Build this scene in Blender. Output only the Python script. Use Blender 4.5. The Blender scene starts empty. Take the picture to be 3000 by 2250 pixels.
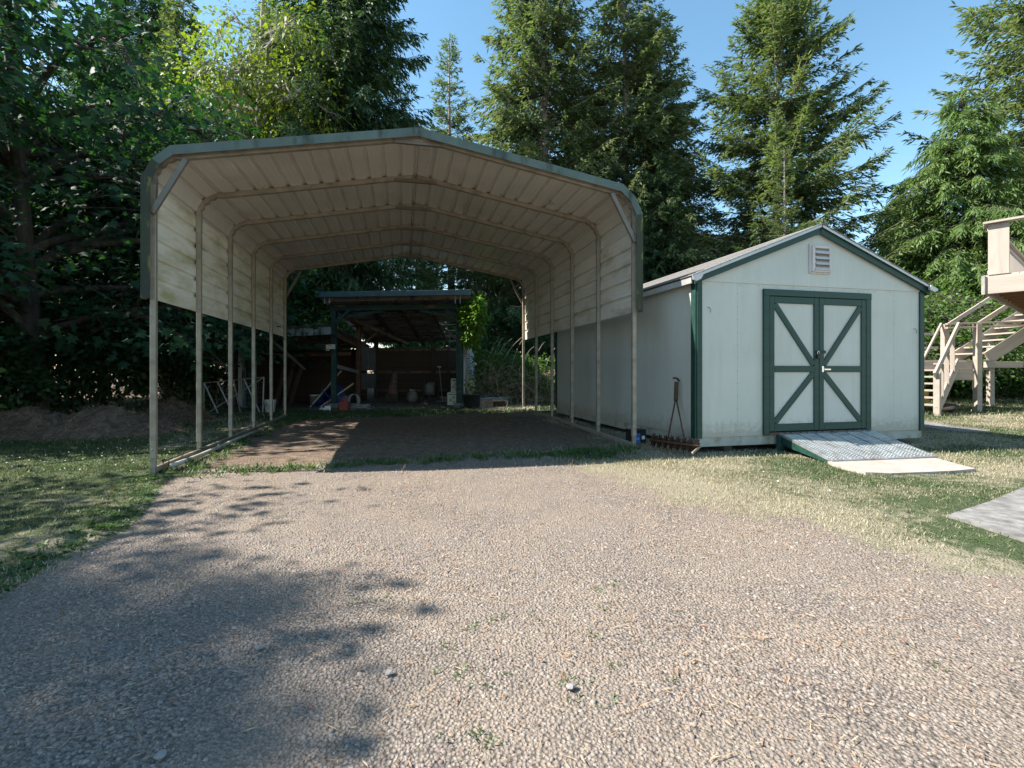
import bpy, bmesh, math, random
import numpy as np
from mathutils import Matrix, Vector, Quaternion

# ------------------------------------------------------------------ camera, sky, sun, exposure
sc = bpy.context.scene
C = sc.collection
FPX, HZ, CAMZ = 1467.0, 1086.0, 1.10        # focal length in photo pixels, horizon row, eye height
cd = bpy.data.cameras.new('camera'); cam = bpy.data.objects.new('camera', cd); C.objects.link(cam)
cam.location = (0, 0, CAMZ); cam.rotation_euler = (math.radians(90), 0, 0)
cd.sensor_width = 36; cd.lens = FPX / 3000 * 36; cd.shift_y = -(1125 - HZ) / 3000
cd.clip_start = .05; cd.clip_end = 3000
sc.camera = cam
SUN_EL = math.radians(45.2)
SUN_TO = Vector((math.cos(SUN_EL), .02 * math.cos(SUN_EL), -math.sin(SUN_EL))).normalized()
w = bpy.data.worlds.new('World'); sc.world = w; w.use_nodes = True
wn = w.node_tree.nodes; wl = w.node_tree.links
sky = wn.new('ShaderNodeTexSky'); sky.sky_type = 'NISHITA'; sky.sun_disc = False
sky.sun_elevation = SUN_EL; sky.sun_rotation = math.radians(-91)
sky.air_density = 1.0; sky.dust_density = .2; sky.ozone_density = .25; sky.altitude = 60
bg = wn['Background']; bg.inputs['Strength'].default_value = .10
hs_ = wn.new('ShaderNodeHueSaturation'); hs_.inputs['Hue'].default_value = .484; hs_.inputs['Saturation'].default_value = 1.12
wl.new(sky.outputs['Color'], hs_.inputs['Color']); wl.new(hs_.outputs['Color'], bg.inputs['Color'])
sl = bpy.data.lights.new('sun', 'SUN'); sl.energy = 4.6; sl.angle = math.radians(.53); sl.color = (1, .94, .85)
so = bpy.data.objects.new('sun', sl); C.objects.link(so); so.location = (-20, 0, 25)
so.rotation_euler = SUN_TO.to_track_quat('-Z', 'Y').to_euler()
sc.view_settings.view_transform = 'Standard'; sc.view_settings.look = 'None'
sc.view_settings.exposure = 1.5; sc.view_settings.gamma = 1.0
sc.render.engine = 'CYCLES'
sc.cycles.use_denoising = True
try: sc.cycles.denoiser = 'OPENIMAGEDENOISE'
except Exception: pass
sc.cycles.max_bounces = 7; sc.cycles.diffuse_bounces = 4; sc.cycles.transmission_bounces = 4; sc.cycles.glossy_bounces = 3
sc.cycles.sample_clamp_indirect = 6

# ------------------------------------------------------------------ helpers
R = random.Random(7)
rng = np.random.default_rng(11)
I4 = Matrix.Identity(4)
absM = {}
FR = [I4]
def T(*p): return Matrix.Translation(Vector(p))
def RZ(a): return Matrix.Rotation(a, 4, 'Z')
def RX(a): return Matrix.Rotation(a, 4, 'X')
def RY(a): return Matrix.Rotation(a, 4, 'Y')

def gz(x, y):
    x = np.asarray(x, float); y = np.asarray(y, float)
    cx = np.clip(x, -8, 1.8); cy = np.clip(y, -2, 16)
    return -.058 + .014 * cx + .010 * cy
def g1(x, y): return float(gz(x, y))
def at(px, py, Y): return Vector(((px - 1500) / FPX * Y, Y, CAMZ + (HZ - py) / FPX * Y))
def gp(px, py):
    Y = 6.0
    for _ in range(12):
        X = (px - 1500) / FPX * Y; Y = (CAMZ - g1(X, Y)) * FPX / (py - HZ)
    return Vector(((px - 1500) / FPX * Y, Y, g1((px - 1500) / FPX * Y, Y)))

def tag(o, label=None, cat=None, group=None, kind=None):
    if label: o['label'] = label
    if cat: o['category'] = cat
    if group: o['group'] = group
    if kind: o['kind'] = kind
    return o
def thing(name, label, cat, loc=(0, 0, 0), rz=0, group=None):
    e = bpy.data.objects.new(name, None); C.objects.link(e); e.empty_display_size = .2
    M = FR[-1] @ T(*loc) @ RZ(rz); e.matrix_basis = M; absM[e] = M
    return tag(e, label, cat, group)
def put(name, me, mat=None, parent=None, M=I4):
    o = bpy.data.objects.new(name, me); C.objects.link(o)
    Mw = FR[-1] @ M; absM[o] = Mw
    if parent is not None:
        o.parent = parent; o.matrix_basis = absM[parent].inverted() @ Mw
    else: o.matrix_basis = Mw
    if mat is not None and len(me.materials) == 0: me.materials.append(mat)
    return o
def copy_tree(src, M, label=None, group=None, parent=None):
    o = src.copy(); C.objects.link(o)
    if parent is None:
        o.matrix_basis = M; absM[o] = M
        if label: o['label'] = label
        if group: o['group'] = group
    else:
        o.parent = parent; absM[o] = absM[parent] @ o.matrix_basis
    for ch in list(src.children): copy_tree(ch, None, parent=o)
    return o

def raw(v, f, smooth=False, name='m'):
    me = bpy.data.meshes.new(name); me.from_pydata([tuple(p) for p in v], [], [tuple(q) for q in f])
    if smooth: me.polygons.foreach_set('use_smooth', [True] * len(me.polygons))
    me.update(); return me
def npmesh(v, f, smooth=False, rnd=None, name='m'):
    """v (n,3), f (m,k) all faces of k corners"""
    me = bpy.data.meshes.new(name); v = np.asarray(v, np.float32); f = np.asarray(f, np.int32); m, k = f.shape
    me.vertices.add(len(v)); me.vertices.foreach_set('co', v.ravel())
    me.loops.add(m * k); me.loops.foreach_set('vertex_index', f.ravel())
    me.polygons.add(m); me.polygons.foreach_set('loop_start', np.arange(0, m * k, k, dtype=np.int32))
    me.polygons.foreach_set('loop_total', np.full(m, k, np.int32))
    if smooth: me.polygons.foreach_set('use_smooth', np.ones(m, bool))
    me.update(calc_edges=True)
    if rnd is not None:
        a = me.attributes.new('rnd', 'FLOAT', 'POINT'); a.data.foreach_set('value', np.asarray(rnd, np.float32).ravel())
    return me
_bc = {}
def boxm(sx, sy, sz, bev=.004):
    k = (round(sx, 4), round(sy, 4), round(sz, 4), bev)
    if k in _bc: return _bc[k].copy()
    bm = bmesh.new(); bmesh.ops.create_cube(bm, size=1)
    for v in bm.verts: v.co = Vector((v.co.x * sx, v.co.y * sy, v.co.z * sz))
    b = min(bev, .3 * min(sx, sy, sz))
    if b > 0: bmesh.ops.bevel(bm, geom=bm.edges[:], offset=b, segments=1, affect='EDGES')
    me = bpy.data.meshes.new('box'); bm.to_mesh(me); bm.free(); _bc[k] = me; return me.copy()
def box(name, c, s, mat, parent=None, rz=0, bev=.004, M=None):
    return put(name, boxm(*s, bev), mat, parent, (M if M is not None else T(*c) @ RZ(rz)))
def beamM(p0, p1, up=(0, 0, 1)):
    p0 = Vector(p0); p1 = Vector(p1); x = (p1 - p0); L = x.length; x = x / L; u = Vector(up)
    if abs(x.dot(u)) > .98: u = Vector((0, 1, 0))
    y = u.cross(x).normalized(); z = x.cross(y)
    m = Matrix((x, y, z)).transposed().to_4x4(); m.translation = (p0 + p1) / 2
    return m, L
def beam(name, p0, p1, wy, hz, mat, parent=None, up=(0, 0, 1), bev=.004):
    m, L = beamM(p0, p1, up); return put(name, boxm(L, wy, hz, bev), mat, parent, m)
def tubem(pts, r, n=8, caps=True, smooth=True):
    P = [Vector(p) for p in pts]; v = []; f = []
    rr = r if hasattr(r, '__len__') else [r] * len(P)
    ref = Vector((0, 0, 1)); N = len(P)
    for i, p in enumerate(P):
        t = (P[min(i + 1, N - 1)] - P[max(i - 1, 0)]).normalized()
        if abs(t.dot(ref)) > .95: ref = Vector((1, .2, 0)).normalized()
        a = t.cross(ref).normalized(); b = a.cross(t).normalized(); ref = b
        for k in range(n):
            q = 2 * math.pi * k / n; v.append(p + (a * math.cos(q) + b * math.sin(q)) * rr[i])
    for i in range(N - 1):
        for k in range(n): f.append((i * n + k, i * n + (k + 1) % n, (i + 1) * n + (k + 1) % n, (i + 1) * n + k))
    if caps: f.append(tuple(range(n))[::-1]); f.append(tuple((N - 1) * n + k for k in range(n)))
    return raw(v, f, smooth)
def tube(name, pts, r, mat, parent=None, n=8): return put(name, tubem(pts, r, n), mat, parent)
def lathem(prof, n=24, smooth=True):
    v = []; f = []
    for (r, z) in prof:
        for k in range(n): a = 2 * math.pi * k / n; v.append((r * math.cos(a), r * math.sin(a), z))
    for i in range(len(prof) - 1):
        for k in range(n): f.append((i * n + k, i * n + (k + 1) % n, (i + 1) * n + (k + 1) % n, (i + 1) * n + k))
    f.append(tuple(range(n))[::-1]); f.append(tuple((len(prof) - 1) * n + k for k in range(n)))
    return raw(v, f, smooth)
def prismm(poly, d, axis='y'):
    """poly in (x,z), extruded 0..d along y"""
    n = len(poly); v = [(x, 0, z) for x, z in poly] + [(x, d, z) for x, z in poly]
    f = [tuple(range(n)), tuple(range(2 * n - 1, n - 1, -1))] + [(i, i + n, (i + 1) % n + n, (i + 1) % n) for i in range(n)]
    return raw(v, f)
def textm(s, size):
    cu = bpy.data.curves.new('t', 'FONT'); cu.body = s; cu.size = size; cu.align_x = 'CENTER'; cu.align_y = 'CENTER'
    o = bpy.data.objects.new('t', cu); C.objects.link(o); bpy.context.view_layer.update()
    me = bpy.data.meshes.new_from_object(o); bpy.data.objects.remove(o); me.materials.clear(); return me

# ------------------------------------------------------------------ materials
def nodes(name):
    m = bpy.data.materials.new(name); m.use_nodes = True; nt = m.node_tree; b = nt.nodes['Principled BSDF']
    return m, nt.nodes, nt.links, b
def ramp(n, cols, pos=None):
    r = n.new('ShaderNodeValToRGB'); e = r.color_ramp.elements
    pos = pos or [i / (len(cols) - 1) for i in range(len(cols))]
    while len(e) < len(cols): e.new(.5)
    for i, (c, p) in enumerate(zip(cols, pos)): e[i].position = p; e[i].color = (*c, 1)
    return r
def noise(n, l, vec, scale, detail=5, rough=.6):
    t = n.new('ShaderNodeTexNoise'); t.inputs['Scale'].default_value = scale; t.inputs['Detail'].default_value = detail
    t.inputs['Roughness'].default_value = rough
    if vec is not None: l.new(vec, t.inputs['Vector'])
    return t
def mapping(n, l, stretch, coord='Object'):
    tc = n.new('ShaderNodeTexCoord'); mp = n.new('ShaderNodeMapping'); mp.inputs['Scale'].default_value = stretch
    l.new(tc.outputs[coord], mp.inputs['Vector']); return mp.outputs['Vector']
def pm(name, cols, scale=5, rough=.6, metal=0, bump=0, bscale=40, stretch=(1, 1, 1), spec=.4, pos=None, dirt=None, dscale=3, damt=(.5, .7), dstretch=(1, 1, 1), rvar=.15):
    m, n, l, b = nodes(name); v = mapping(n, l, stretch)
    t = noise(n, l, v, scale); pos = pos or [.3 + .4 * i / max(1, len(cols) - 1) for i in range(len(cols))]
    r = ramp(n, cols, pos); l.new(t.outputs['Fac'], r.inputs['Fac']); col = r.outputs['Color']
    if dirt:
        v2 = mapping(n, l, dstretch); t2 = noise(n, l, v2, dscale, 8, .65)
        r2 = ramp(n, [(0, 0, 0), (1, 1, 1)], list(damt)); l.new(t2.outputs['Fac'], r2.inputs['Fac'])
        mx = n.new('ShaderNodeMixRGB'); l.new(r2.outputs['Color'], mx.inputs['Fac']); l.new(col, mx.inputs['Color1']); mx.inputs['Color2'].default_value = (*dirt, 1); col = mx.outputs['Color']
    l.new(col, b.inputs['Base Color']); b.inputs['Metallic'].default_value = metal
    b.inputs['Specular IOR Level'].default_value = spec
    mr = n.new('ShaderNodeMapRange'); mr.inputs['To Min'].default_value = max(.05, rough - rvar); mr.inputs['To Max'].default_value = min(1, rough + rvar)
    l.new(t.outputs['Fac'], mr.inputs['Value']); l.new(mr.outputs['Result'], b.inputs['Roughness'])
    if bump:
        t3 = noise(n, l, v, bscale, 6); bp = n.new('ShaderNodeBump'); bp.inputs['Strength'].default_value = 1; bp.inputs['Distance'].default_value = bump
        l.new(t3.outputs['Fac'], bp.inputs['Height']); l.new(bp.outputs['Normal'], b.inputs['Normal'])
    return m
def leafm(name, cols, tr=.35, rough=.45, trc=(1.2, 1.5, .5), spec=.35):
    m, n, l, b = nodes(name); a = n.new('ShaderNodeAttribute'); a.attribute_name = 'rnd'
    r = ramp(n, cols); l.new(a.outputs['Fac'], r.inputs['Fac']); l.new(r.outputs['Color'], b.inputs['Base Color'])
    b.inputs['Roughness'].default_value = rough; b.inputs['Specular IOR Level'].default_value = spec
    if tr:
        t = n.new('ShaderNodeBsdfTranslucent'); mu = n.new('ShaderNodeMixRGB'); mu.blend_type = 'MULTIPLY'; mu.inputs['Fac'].default_value = 1
        l.new(r.outputs['Color'], mu.inputs['Color1']); mu.inputs['Color2'].default_value = (*trc, 1); l.new(mu.outputs['Color'], t.inputs['Color'])
        ms = n.new('ShaderNodeMixShader'); ms.inputs['Fac'].default_value = tr
        l.new(b.outputs['BSDF'], ms.inputs[1]); l.new(t.outputs['BSDF'], ms.inputs[2]); l.new(ms.outputs['Shader'], n['Material Output'].inputs['Surface'])
    return m

M = {}
M['tube'] = pm('galvanised_tube', [(.20, .175, .135), (.29, .255, .20), (.36, .32, .26)], 6, .42, .15, .0006, 60, (1, 1, 1), dirt=(.17, .13, .07), dscale=2.2, damt=(.55, .8))
M['brace'] = pm('brace_tube', [(.13, .118, .098), (.19, .172, .145)], 6, .5, .1)
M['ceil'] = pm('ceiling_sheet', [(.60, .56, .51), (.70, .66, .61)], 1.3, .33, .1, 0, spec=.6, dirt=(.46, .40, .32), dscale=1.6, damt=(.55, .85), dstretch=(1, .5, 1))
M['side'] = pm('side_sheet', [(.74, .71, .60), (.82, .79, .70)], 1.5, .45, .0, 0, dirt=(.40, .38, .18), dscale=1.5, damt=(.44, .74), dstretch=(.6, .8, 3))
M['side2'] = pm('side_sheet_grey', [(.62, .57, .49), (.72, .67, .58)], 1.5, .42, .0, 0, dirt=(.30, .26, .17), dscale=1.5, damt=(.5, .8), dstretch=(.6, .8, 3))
M['trim'] = pm('green_trim', [(.075, .105, .09), (.12, .16, .135)], 3, .5, .1, 0, dirt=(.03, .035, .025), dscale=5, damt=(.5, .7), dstretch=(1, 1, .25))
M['trimmoss'] = pm('mossy_trim', [(.03, .04, .03), (.05, .06, .035)], 4, .8, .0, .002, 60, dirt=(.16, .17, .05), dscale=8, damt=(.56, .66), dstretch=(1, 1, .4))
M['bolt'] = pm('bolt_steel', [(.2, .17, .14), (.3, .27, .24)], 30, .5, .6)
M['rust'] = pm('rusty_iron', [(.035, .02, .014), (.09, .045, .025), (.05, .03, .02)], 12, .8, .2, .001, 50)
M['pvc'] = pm('weathered_pipe', [(.35, .32, .26), (.5, .48, .42)], 6, .55, dirt=(.12, .1, .06), dscale=5)
# shed
def siding():
    m, n, l, b = nodes('painted_siding')
    v = mapping(n, l, (1, 1, 1)); t = noise(n, l, v, 1.2, 6); r = ramp(n, [(.475, .488, .438), (.54, .552, .502)], [.35, .7]); l.new(t.outputs['Fac'], r.inputs['Fac'])
    vs = mapping(n, l, (9, 9, .5)); ts = noise(n, l, vs, 1, 5); rs = ramp(n, [(0, 0, 0), (.35, .35, .35)], [.5, .8]); l.new(ts.outputs['Fac'], rs.inputs['Fac'])
    mx = n.new('ShaderNodeMixRGB'); l.new(rs.outputs['Color'], mx.inputs['Fac']); l.new(r.outputs['Color'], mx.inputs['Color1']); mx.inputs['Color2'].default_value = (.40, .39, .33, 1)
    # mud splashed up from the ground: noise against height
    tc = n.new('ShaderNodeTexCoord'); sp = n.new('ShaderNodeSeparateXYZ'); l.new(tc.outputs['Object'], sp.inputs['Vector']); tm = noise(n, l, tc.outputs['Object'], 14, 6)
    ma = n.new('ShaderNodeMath'); ma.operation = 'MULTIPLY_ADD'; l.new(tm.outputs['Fac'], ma.inputs[0]); ma.inputs[1].default_value = -.55; l.new(sp.outputs['Z'], ma.inputs[2])
    rm = ramp(n, [(.5, .5, .5), (0, 0, 0)], [0.0, .16]); l.new(ma.outputs[0], rm.inputs['Fac']); m2 = n.new('ShaderNodeMixRGB'); l.new(rm.outputs['Color'], m2.inputs['Fac']); l.new(mx.outputs['Color'], m2.inputs['Color1']); m2.inputs['Color2'].default_value = (.26, .22, .16, 1)
    l.new(m2.outputs['Color'], b.inputs['Base Color']); b.inputs['Roughness'].default_value = .5; b.inputs['Specular IOR Level'].default_value = .45
    v2 = mapping(n, l, (60, 60, 1.8)); t2 = noise(n, l, v2, 1, 4); bp = n.new('ShaderNodeBump'); bp.inputs['Distance'].default_value = .006; bp.inputs['Strength'].default_value = 1
    l.new(t2.outputs['Fac'], bp.inputs['Height']); l.new(bp.outputs['Normal'], b.inputs['Normal']); return m
M['siding'] = siding()
M['green'] = pm('green_painted_wood', [(.007, .032, .024), (.013, .050, .038), (.022, .066, .050)], 7, .5, 0, .0015, 30, (.15, 2, 2), pos=[.3, .5, .75])
M['greenworn'] = pm('worn_green_wood', [(.010, .040, .036), (.018, .062, .056)], 4, .65, 0, .002, 25, (.3, 2, 2), dirt=(.16, .15, .07), dscale=4, damt=(.58, .68), dstretch=(.4, 2, 2))
M['bandwood'] = pm('floor_band', [(.30, .31, .27), (.44, .44, .39)], 4, .8, dirt=(.2, .17, .11), dscale=3)
M['skid'] = pm('dark_skid', [(.03, .025, .02), (.07, .06, .045)], 6, .9)
M['white'] = pm('white_painted_metal', [(.50, .47, .45), (.60, .57, .55)], 6, .5)
M['drip'] = pm('aluminium_drip_edge', [(.42, .42, .42), (.54, .54, .53)], 4, .42, .4)
M['shingle'] = pm('asphalt_shingle', [(.10, .095, .09), (.19, .18, .17), (.26, .25, .24)], 30, .95, 0, .003, 120)
M['alu'] = pm('ramp_aluminium', [(.33, .35, .35), (.46, .47, .48)], 8, .42, .6, dirt=(.20, .19, .165), dscale=7, damt=(.48, .68))
M['black'] = pm('black_metal', [(.012, .012, .013), (.03, .03, .03)], 10, .45, .3)
M['chrome'] = pm('bright_steel', [(.6, .6, .6), (.75, .75, .74)], 10, .25, .9)
M['concrete'] = pm('pale_concrete', [(.30, .265, .23), (.38, .345, .31)], 6, .9, 0, .002, 60, dirt=(.25, .22, .17), dscale=14, damt=(.6, .7))
M['concrete_grey'] = pm('grey_concrete', [(.19, .18, .17), (.27, .26, .25)], 9, .9, 0, .003, 60, dirt=(.10, .095, .085), dscale=7, damt=(.42, .66))
# deck
M['deck'] = pm('beige_painted_wood', [(.31, .262, .218), (.41, .352, .30)], 4, .6, 0, .002, 30, (.2, 2, 2), dirt=(.3, .24, .19), dscale=5, damt=(.6, .8), dstretch=(.3, 2, 2))
M['joist'] = pm('raw_joist', [(.20, .10, .05), (.32, .17, .09)], 5, .8, 0, .002, 30, (.2, 2, 2))
# old shed
M['oldwood'] = pm('weathered_wood', [(.07, .05, .036), (.15, .11, .08), (.22, .17, .12)], 4, .85, 0, .003, 25, (.25, 2.5, 2.5), dirt=(.02, .016, .012), dscale=4, damt=(.5, .65))
M['darkwood'] = pm('dark_wood', [(.045, .030, .022), (.09, .06, .042)], 4, .9, 0, .003, 25, (.25, 2, 2))
M['redwood'] = pm('reddish_board', [(.10, .055, .038), (.18, .10, .068)], 3, .85, 0, .002, 25, (.25, 2, 2))
M['greywood'] = pm('grey_board', [(.24, .22, .19), (.38, .36, .32)], 5, .85, 0, .003, 25, (.25, 2, 2))
M['corr'] = pm('corrugated_iron', [(.34, .37, .40), (.50, .53, .56)], 3, .45, .5, dirt=(.16, .12, .09), dscale=3, damt=(.6, .75))
M['fasciamet'] = pm('blue_grey_fascia', [(.035, .075, .085), (.07, .12, .13)], 4, .5, .2, dirt=(.16, .18, .18), dscale=4, damt=(.6, .8))
M['peel'] = pm('peeling_blue_paint', [(.16, .21, .23), (.30, .35, .37)], 3, .75, 0, .002, 30, (.5, 1, 1), dirt=(.035, .05, .05), dscale=4, damt=(.48, .58), dstretch=(1, 1, .4))
M['whitewall'] = pm('white_board', [(.46, .48, .48), (.62, .64, .64)], 4, .7, 0, .001, 30, dirt=(.3, .29, .25), dscale=4)
M['panelgrey'] = pm('grey_panel', [(.16, .15, .14), (.27, .26, .24)], 4, .8)
# small things
M['blue'] = pm('blue_plastic', [(.012, .045, .17), (.025, .075, .25)], 5, .4)
M['handle'] = pm('ash_handle', [(.34, .25, .17), (.46, .36, .26)], 6, .6, 0, .001, 30, (.2, 2, 2))
M['rubber'] = pm('black_rubber', [(.015, .015, .015), (.03, .03, .03)], 10, .8)
M['red'] = pm('red_plastic', [(.19, .032, .026), (.28, .055, .042)], 6, .5)
M['bucket'] = pm('white_plastic', [(.55, .56, .55), (.66, .67, .66)], 8, .5, dirt=(.25, .23, .2), dscale=9, damt=(.55, .65))
M['rope'] = pm('pale_cable', [(.25, .27, .27), (.38, .40, .40)], 20, .6)
M['clay'] = pm('pink_clay', [(.15, .075, .065), (.23, .12, .10)], 7, .8)
M['tank'] = pm('tank_paint', [(.13, .13, .12), (.21, .205, .19)], 6, .5, dirt=(.15, .1, .07), dscale=7)
M['target'] = pm('pale_foam', [(.42, .43, .34), (.52, .53, .42)], 8, .8)
M['ink'] = pm('black_ink', [(.012, .012, .012), (.02, .02, .02)], 8, .6)
M['paper'] = pm('white_sign', [(.66, .67, .68), (.74, .75, .76)], 8, .5)
M['pot'] = pm('black_pot', [(.018, .019, .021), (.03, .031, .034)], 10, .5)
M['soil'] = pm('soil', [(.03, .022, .015), (.07, .05, .035)], 20, .95, 0, .01, 25)
M['batt'] = pm('battery_case', [(.012, .012, .014), (.025, .025, .027)], 10, .4)
M['battlabel'] = pm('blue_label', [(.02, .10, .35), (.04, .18, .5)], 3, .4)
M['teal'] = pm('teal_toy', [(.03, .25, .28), (.05, .33, .36)], 8, .4)
M['yellow'] = pm('yellow_plastic', [(.50, .30, .02), (.62, .40, .04)], 5, .5, dirt=(.3, .14, .03), dscale=6)
M['brick'] = pm('old_edging', [(.16, .10, .08), (.28, .20, .16), (.38, .35, .32)], 9, .9, 0, .004, 40)
M['stone'] = pm('light_stone', [(.20, .19, .185), (.30, .29, .28)], 9, .9, 0, .004, 40)
M['bark'] = pm('bark', [(.03, .024, .019), (.065, .054, .043), (.10, .088, .072)], 3, .95, 0, .02, 14, (2.5, 2.5, .5))
M['barkpale'] = pm('pale_bark', [(.17, .14, .12), (.30, .26, .22), (.40, .37, .33)], 3, .9, 0, .01, 14, (2, 2, .7))
M['cane'] = pm('dead_cane', [(.30, .23, .17), (.46, .37, .28)], 9, .85)
M['mound'] = pm('mown_clippings', [(.055, .038, .028), (.11, .08, .06), (.17, .13, .095)], 9, .95, 0, .03, 30)
M['maple'] = leafm('maple_leaf', [(.016, .050, .030), (.026, .072, .038), (.042, .095, .04)], .32, .62, (1.1, 1.5, .35), .22)
M['yellowleaf'] = leafm('lime_leaf', [(.10, .155, .026), (.155, .21, .034), (.21, .26, .048)], .45, .5, (1.3, 1.4, .4))
M['bushleaf'] = leafm('bush_leaf', [(.03, .07, .022), (.05, .105, .03), (.085, .14, .045)], .33, .5, (1.2, 1.4, .5))
M['darkleaf'] = leafm('dark_leaf', [(.018, .045, .018), (.03, .07, .024), (.05, .10, .03)], .3, .5, (1.2, 1.5, .4))
M['fruitleaf'] = leafm('fruit_leaf', [(.07, .14, .03), (.10, .18, .045), (.14, .22, .07)], .38, .5, (1.2, 1.3, .5))
M['vineleaf'] = leafm('vine_leaf', [(.08, .17, .02), (.12, .23, .03), (.16, .27, .045)], .4, .5, (1.2, 1.3, .4))
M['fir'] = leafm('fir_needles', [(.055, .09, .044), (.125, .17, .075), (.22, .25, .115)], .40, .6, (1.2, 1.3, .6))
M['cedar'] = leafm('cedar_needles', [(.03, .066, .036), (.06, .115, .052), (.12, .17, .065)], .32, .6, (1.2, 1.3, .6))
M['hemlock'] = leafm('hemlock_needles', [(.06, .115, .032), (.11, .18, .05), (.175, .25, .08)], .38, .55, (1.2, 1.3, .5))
M['cone'] = pm('cone_brown', [(.12, .06, .03), (.2, .11, .06)], 9, .9)
M['grass'] = leafm('grass_blade', [(.042, .078, .028), (.070, .11, .042), (.13, .145, .068), (.30, .265, .175), (.42, .37, .265)], .25, .6, (1.1, 1.2, .6))
M['weed'] = leafm('weed_leaf', [(.04, .09, .026), (.065, .125, .036), (.10, .16, .05)], .3, .5)
M['clover'] = leafm('clover_flower', [(.5, .47, .42), (.65, .62, .58)], .2, .7)
M['litter'] = leafm('straw_litter', [(.20, .085, .045), (.33, .20, .12), (.46, .35, .24)], 0, .8)
M['pebble'] = leafm('pebble', [(.145, .120, .105), (.215, .180, .156), (.27, .226, .193), (.335, .285, .24)], 0, .85, spec=.3)

# ------------------------------------------------------------------ ground
TH = .2144; CX0, CY0 = -1.1925, 6.325                   # carport frame
def car_uv(x, y):
    dx = x - CX0; dy = y - CY0; c, s = math.cos(TH), math.sin(TH)
    return dx * c + dy * s, -dx * s + dy * c
def sstep(a, b, x):
    t = np.clip((x - a) / (b - a), 0, 1); return t * t * (3 - 2 * t)
def vnoise(x, y, s, seed=0):
    """smooth value noise 0..1"""
    r = np.random.default_rng(100 + seed); G = r.random((257, 257)); x = (x * s + 1000.3) % 256; y = (y * s + 1000.7) % 256
    i = np.floor(x).astype(int); j = np.floor(y).astype(int); fx = x - i; fy = y - j; fx = fx * fx * (3 - 2 * fx); fy = fy * fy * (3 - 2 * fy)
    return (G[i, j] * (1 - fx) + G[i + 1, j] * fx) * (1 - fy) + (G[i, j + 1] * (1 - fx) + G[i + 1, j + 1] * fx) * fy
LB = np.array([(-2, -1.9), (1.5, -2.45), (2.6, -2.66), (3.13, -2.83), (3.7, -2.86), (4.74, -3.35), (5.4, -3.75), (6.2, -3.9)])
RB = np.array([(2.2, 40), (2.45, 8), (2.67, 2.9), (2.76, 2.45), (3.02, 2.24), (3.5, 2.08), (3.96, 1.9), (4.42, 1.6), (5.5, 1.1), (6.1, .6), (6.6, .3)])
def masks(x, y):
    n = (vnoise(x, y, 1.3, 1) - .5) * .5 + (vnoise(x, y, 4.1, 2) - .5) * .3
    xl = np.interp(y, LB[:, 0], LB[:, 1]); xr = np.interp(y, RB[:, 0], RB[:, 1])
    u, v = car_uv(x, y)
    front = sstep(.45, -.35, v + n * .8)
    gr = sstep(-.2, .2, x - xl + n * .8) * sstep(-.45, .55, xr - x + n * 1.3) * front
    dt = sstep(3.0, 2.7, np.abs(u) + n * .6) * sstep(-.1, .4, v + n) * sstep(6.05, 5.6, v + n * .9)
    dt = np.maximum(dt, sstep(14.0, 14.5, y + n) * sstep(20, 19.5, y) * sstep(-9.0, -8.4, x) * sstep(-1.35, -1.6, x))
    far = np.maximum(sstep(-9.2, -10.4, x + n * 2 + .1 * (y - 8)), sstep(18.6, 20, y + n * 2) * sstep(9, 7, x)); far = np.maximum(far, sstep(20, 22, y + n * 2))
    dt = np.maximum(dt, far)
    lush = .33 + .30 * sstep(-1, -4, x) + .8 * (vnoise(x, y, .8, 3) - .5) + .35 * (vnoise(x, y, 2.7, 4) - .5) - .3 * sstep(1.0, .1, x - xr) * sstep(-2, 1, x)
    lush = np.where((y > 12) & (x > -4), lush + .3, lush)
    return np.clip(gr, 0, 1), np.clip(dt, 0, 1), np.clip(lush, 0, 1)
gx = np.concatenate([[-900, -400, -150, -60, -35, -24, -18], np.linspace(-14, 16, 301), [20, 26, 36, 60, 150, 400, 900]])
gy = np.concatenate([[-400, -100, -30, -10, -4], np.linspace(-1, 22, 231), [24, 28, 34, 45, 70, 150, 400, 1200]])
XX, YY = np.meshgrid(gx, gy, indexing='ij'); x = XX.ravel(); y = YY.ravel()
gr, dt, lu = masks(x, y)
bumpz = (vnoise(x, y, .9, 5) - .5) * .03 + (vnoise(x, y, 3.3, 6) - .5) * .015
z = gz(x, y) + np.where((np.abs(x) < 30) & (y < 30), bumpz * (1 - .55 * gr), 0) - .012
nx, ny = len(gx), len(gy)
ii, jj = np.meshgrid(np.arange(nx - 1), np.arange(ny - 1), indexing='ij'); a = (ii * ny + jj).ravel()
gm = npmesh(np.stack([x, y, z], 1), np.stack([a, a + ny, a + ny + 1, a + 1], 1), True)
for nm, val in (('gravel', gr), ('dirt', dt), ('lush', lu)):
    at_ = gm.attributes.new(nm, 'FLOAT', 'POINT'); at_.data.foreach_set('value', val.astype(np.float32))
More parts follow.
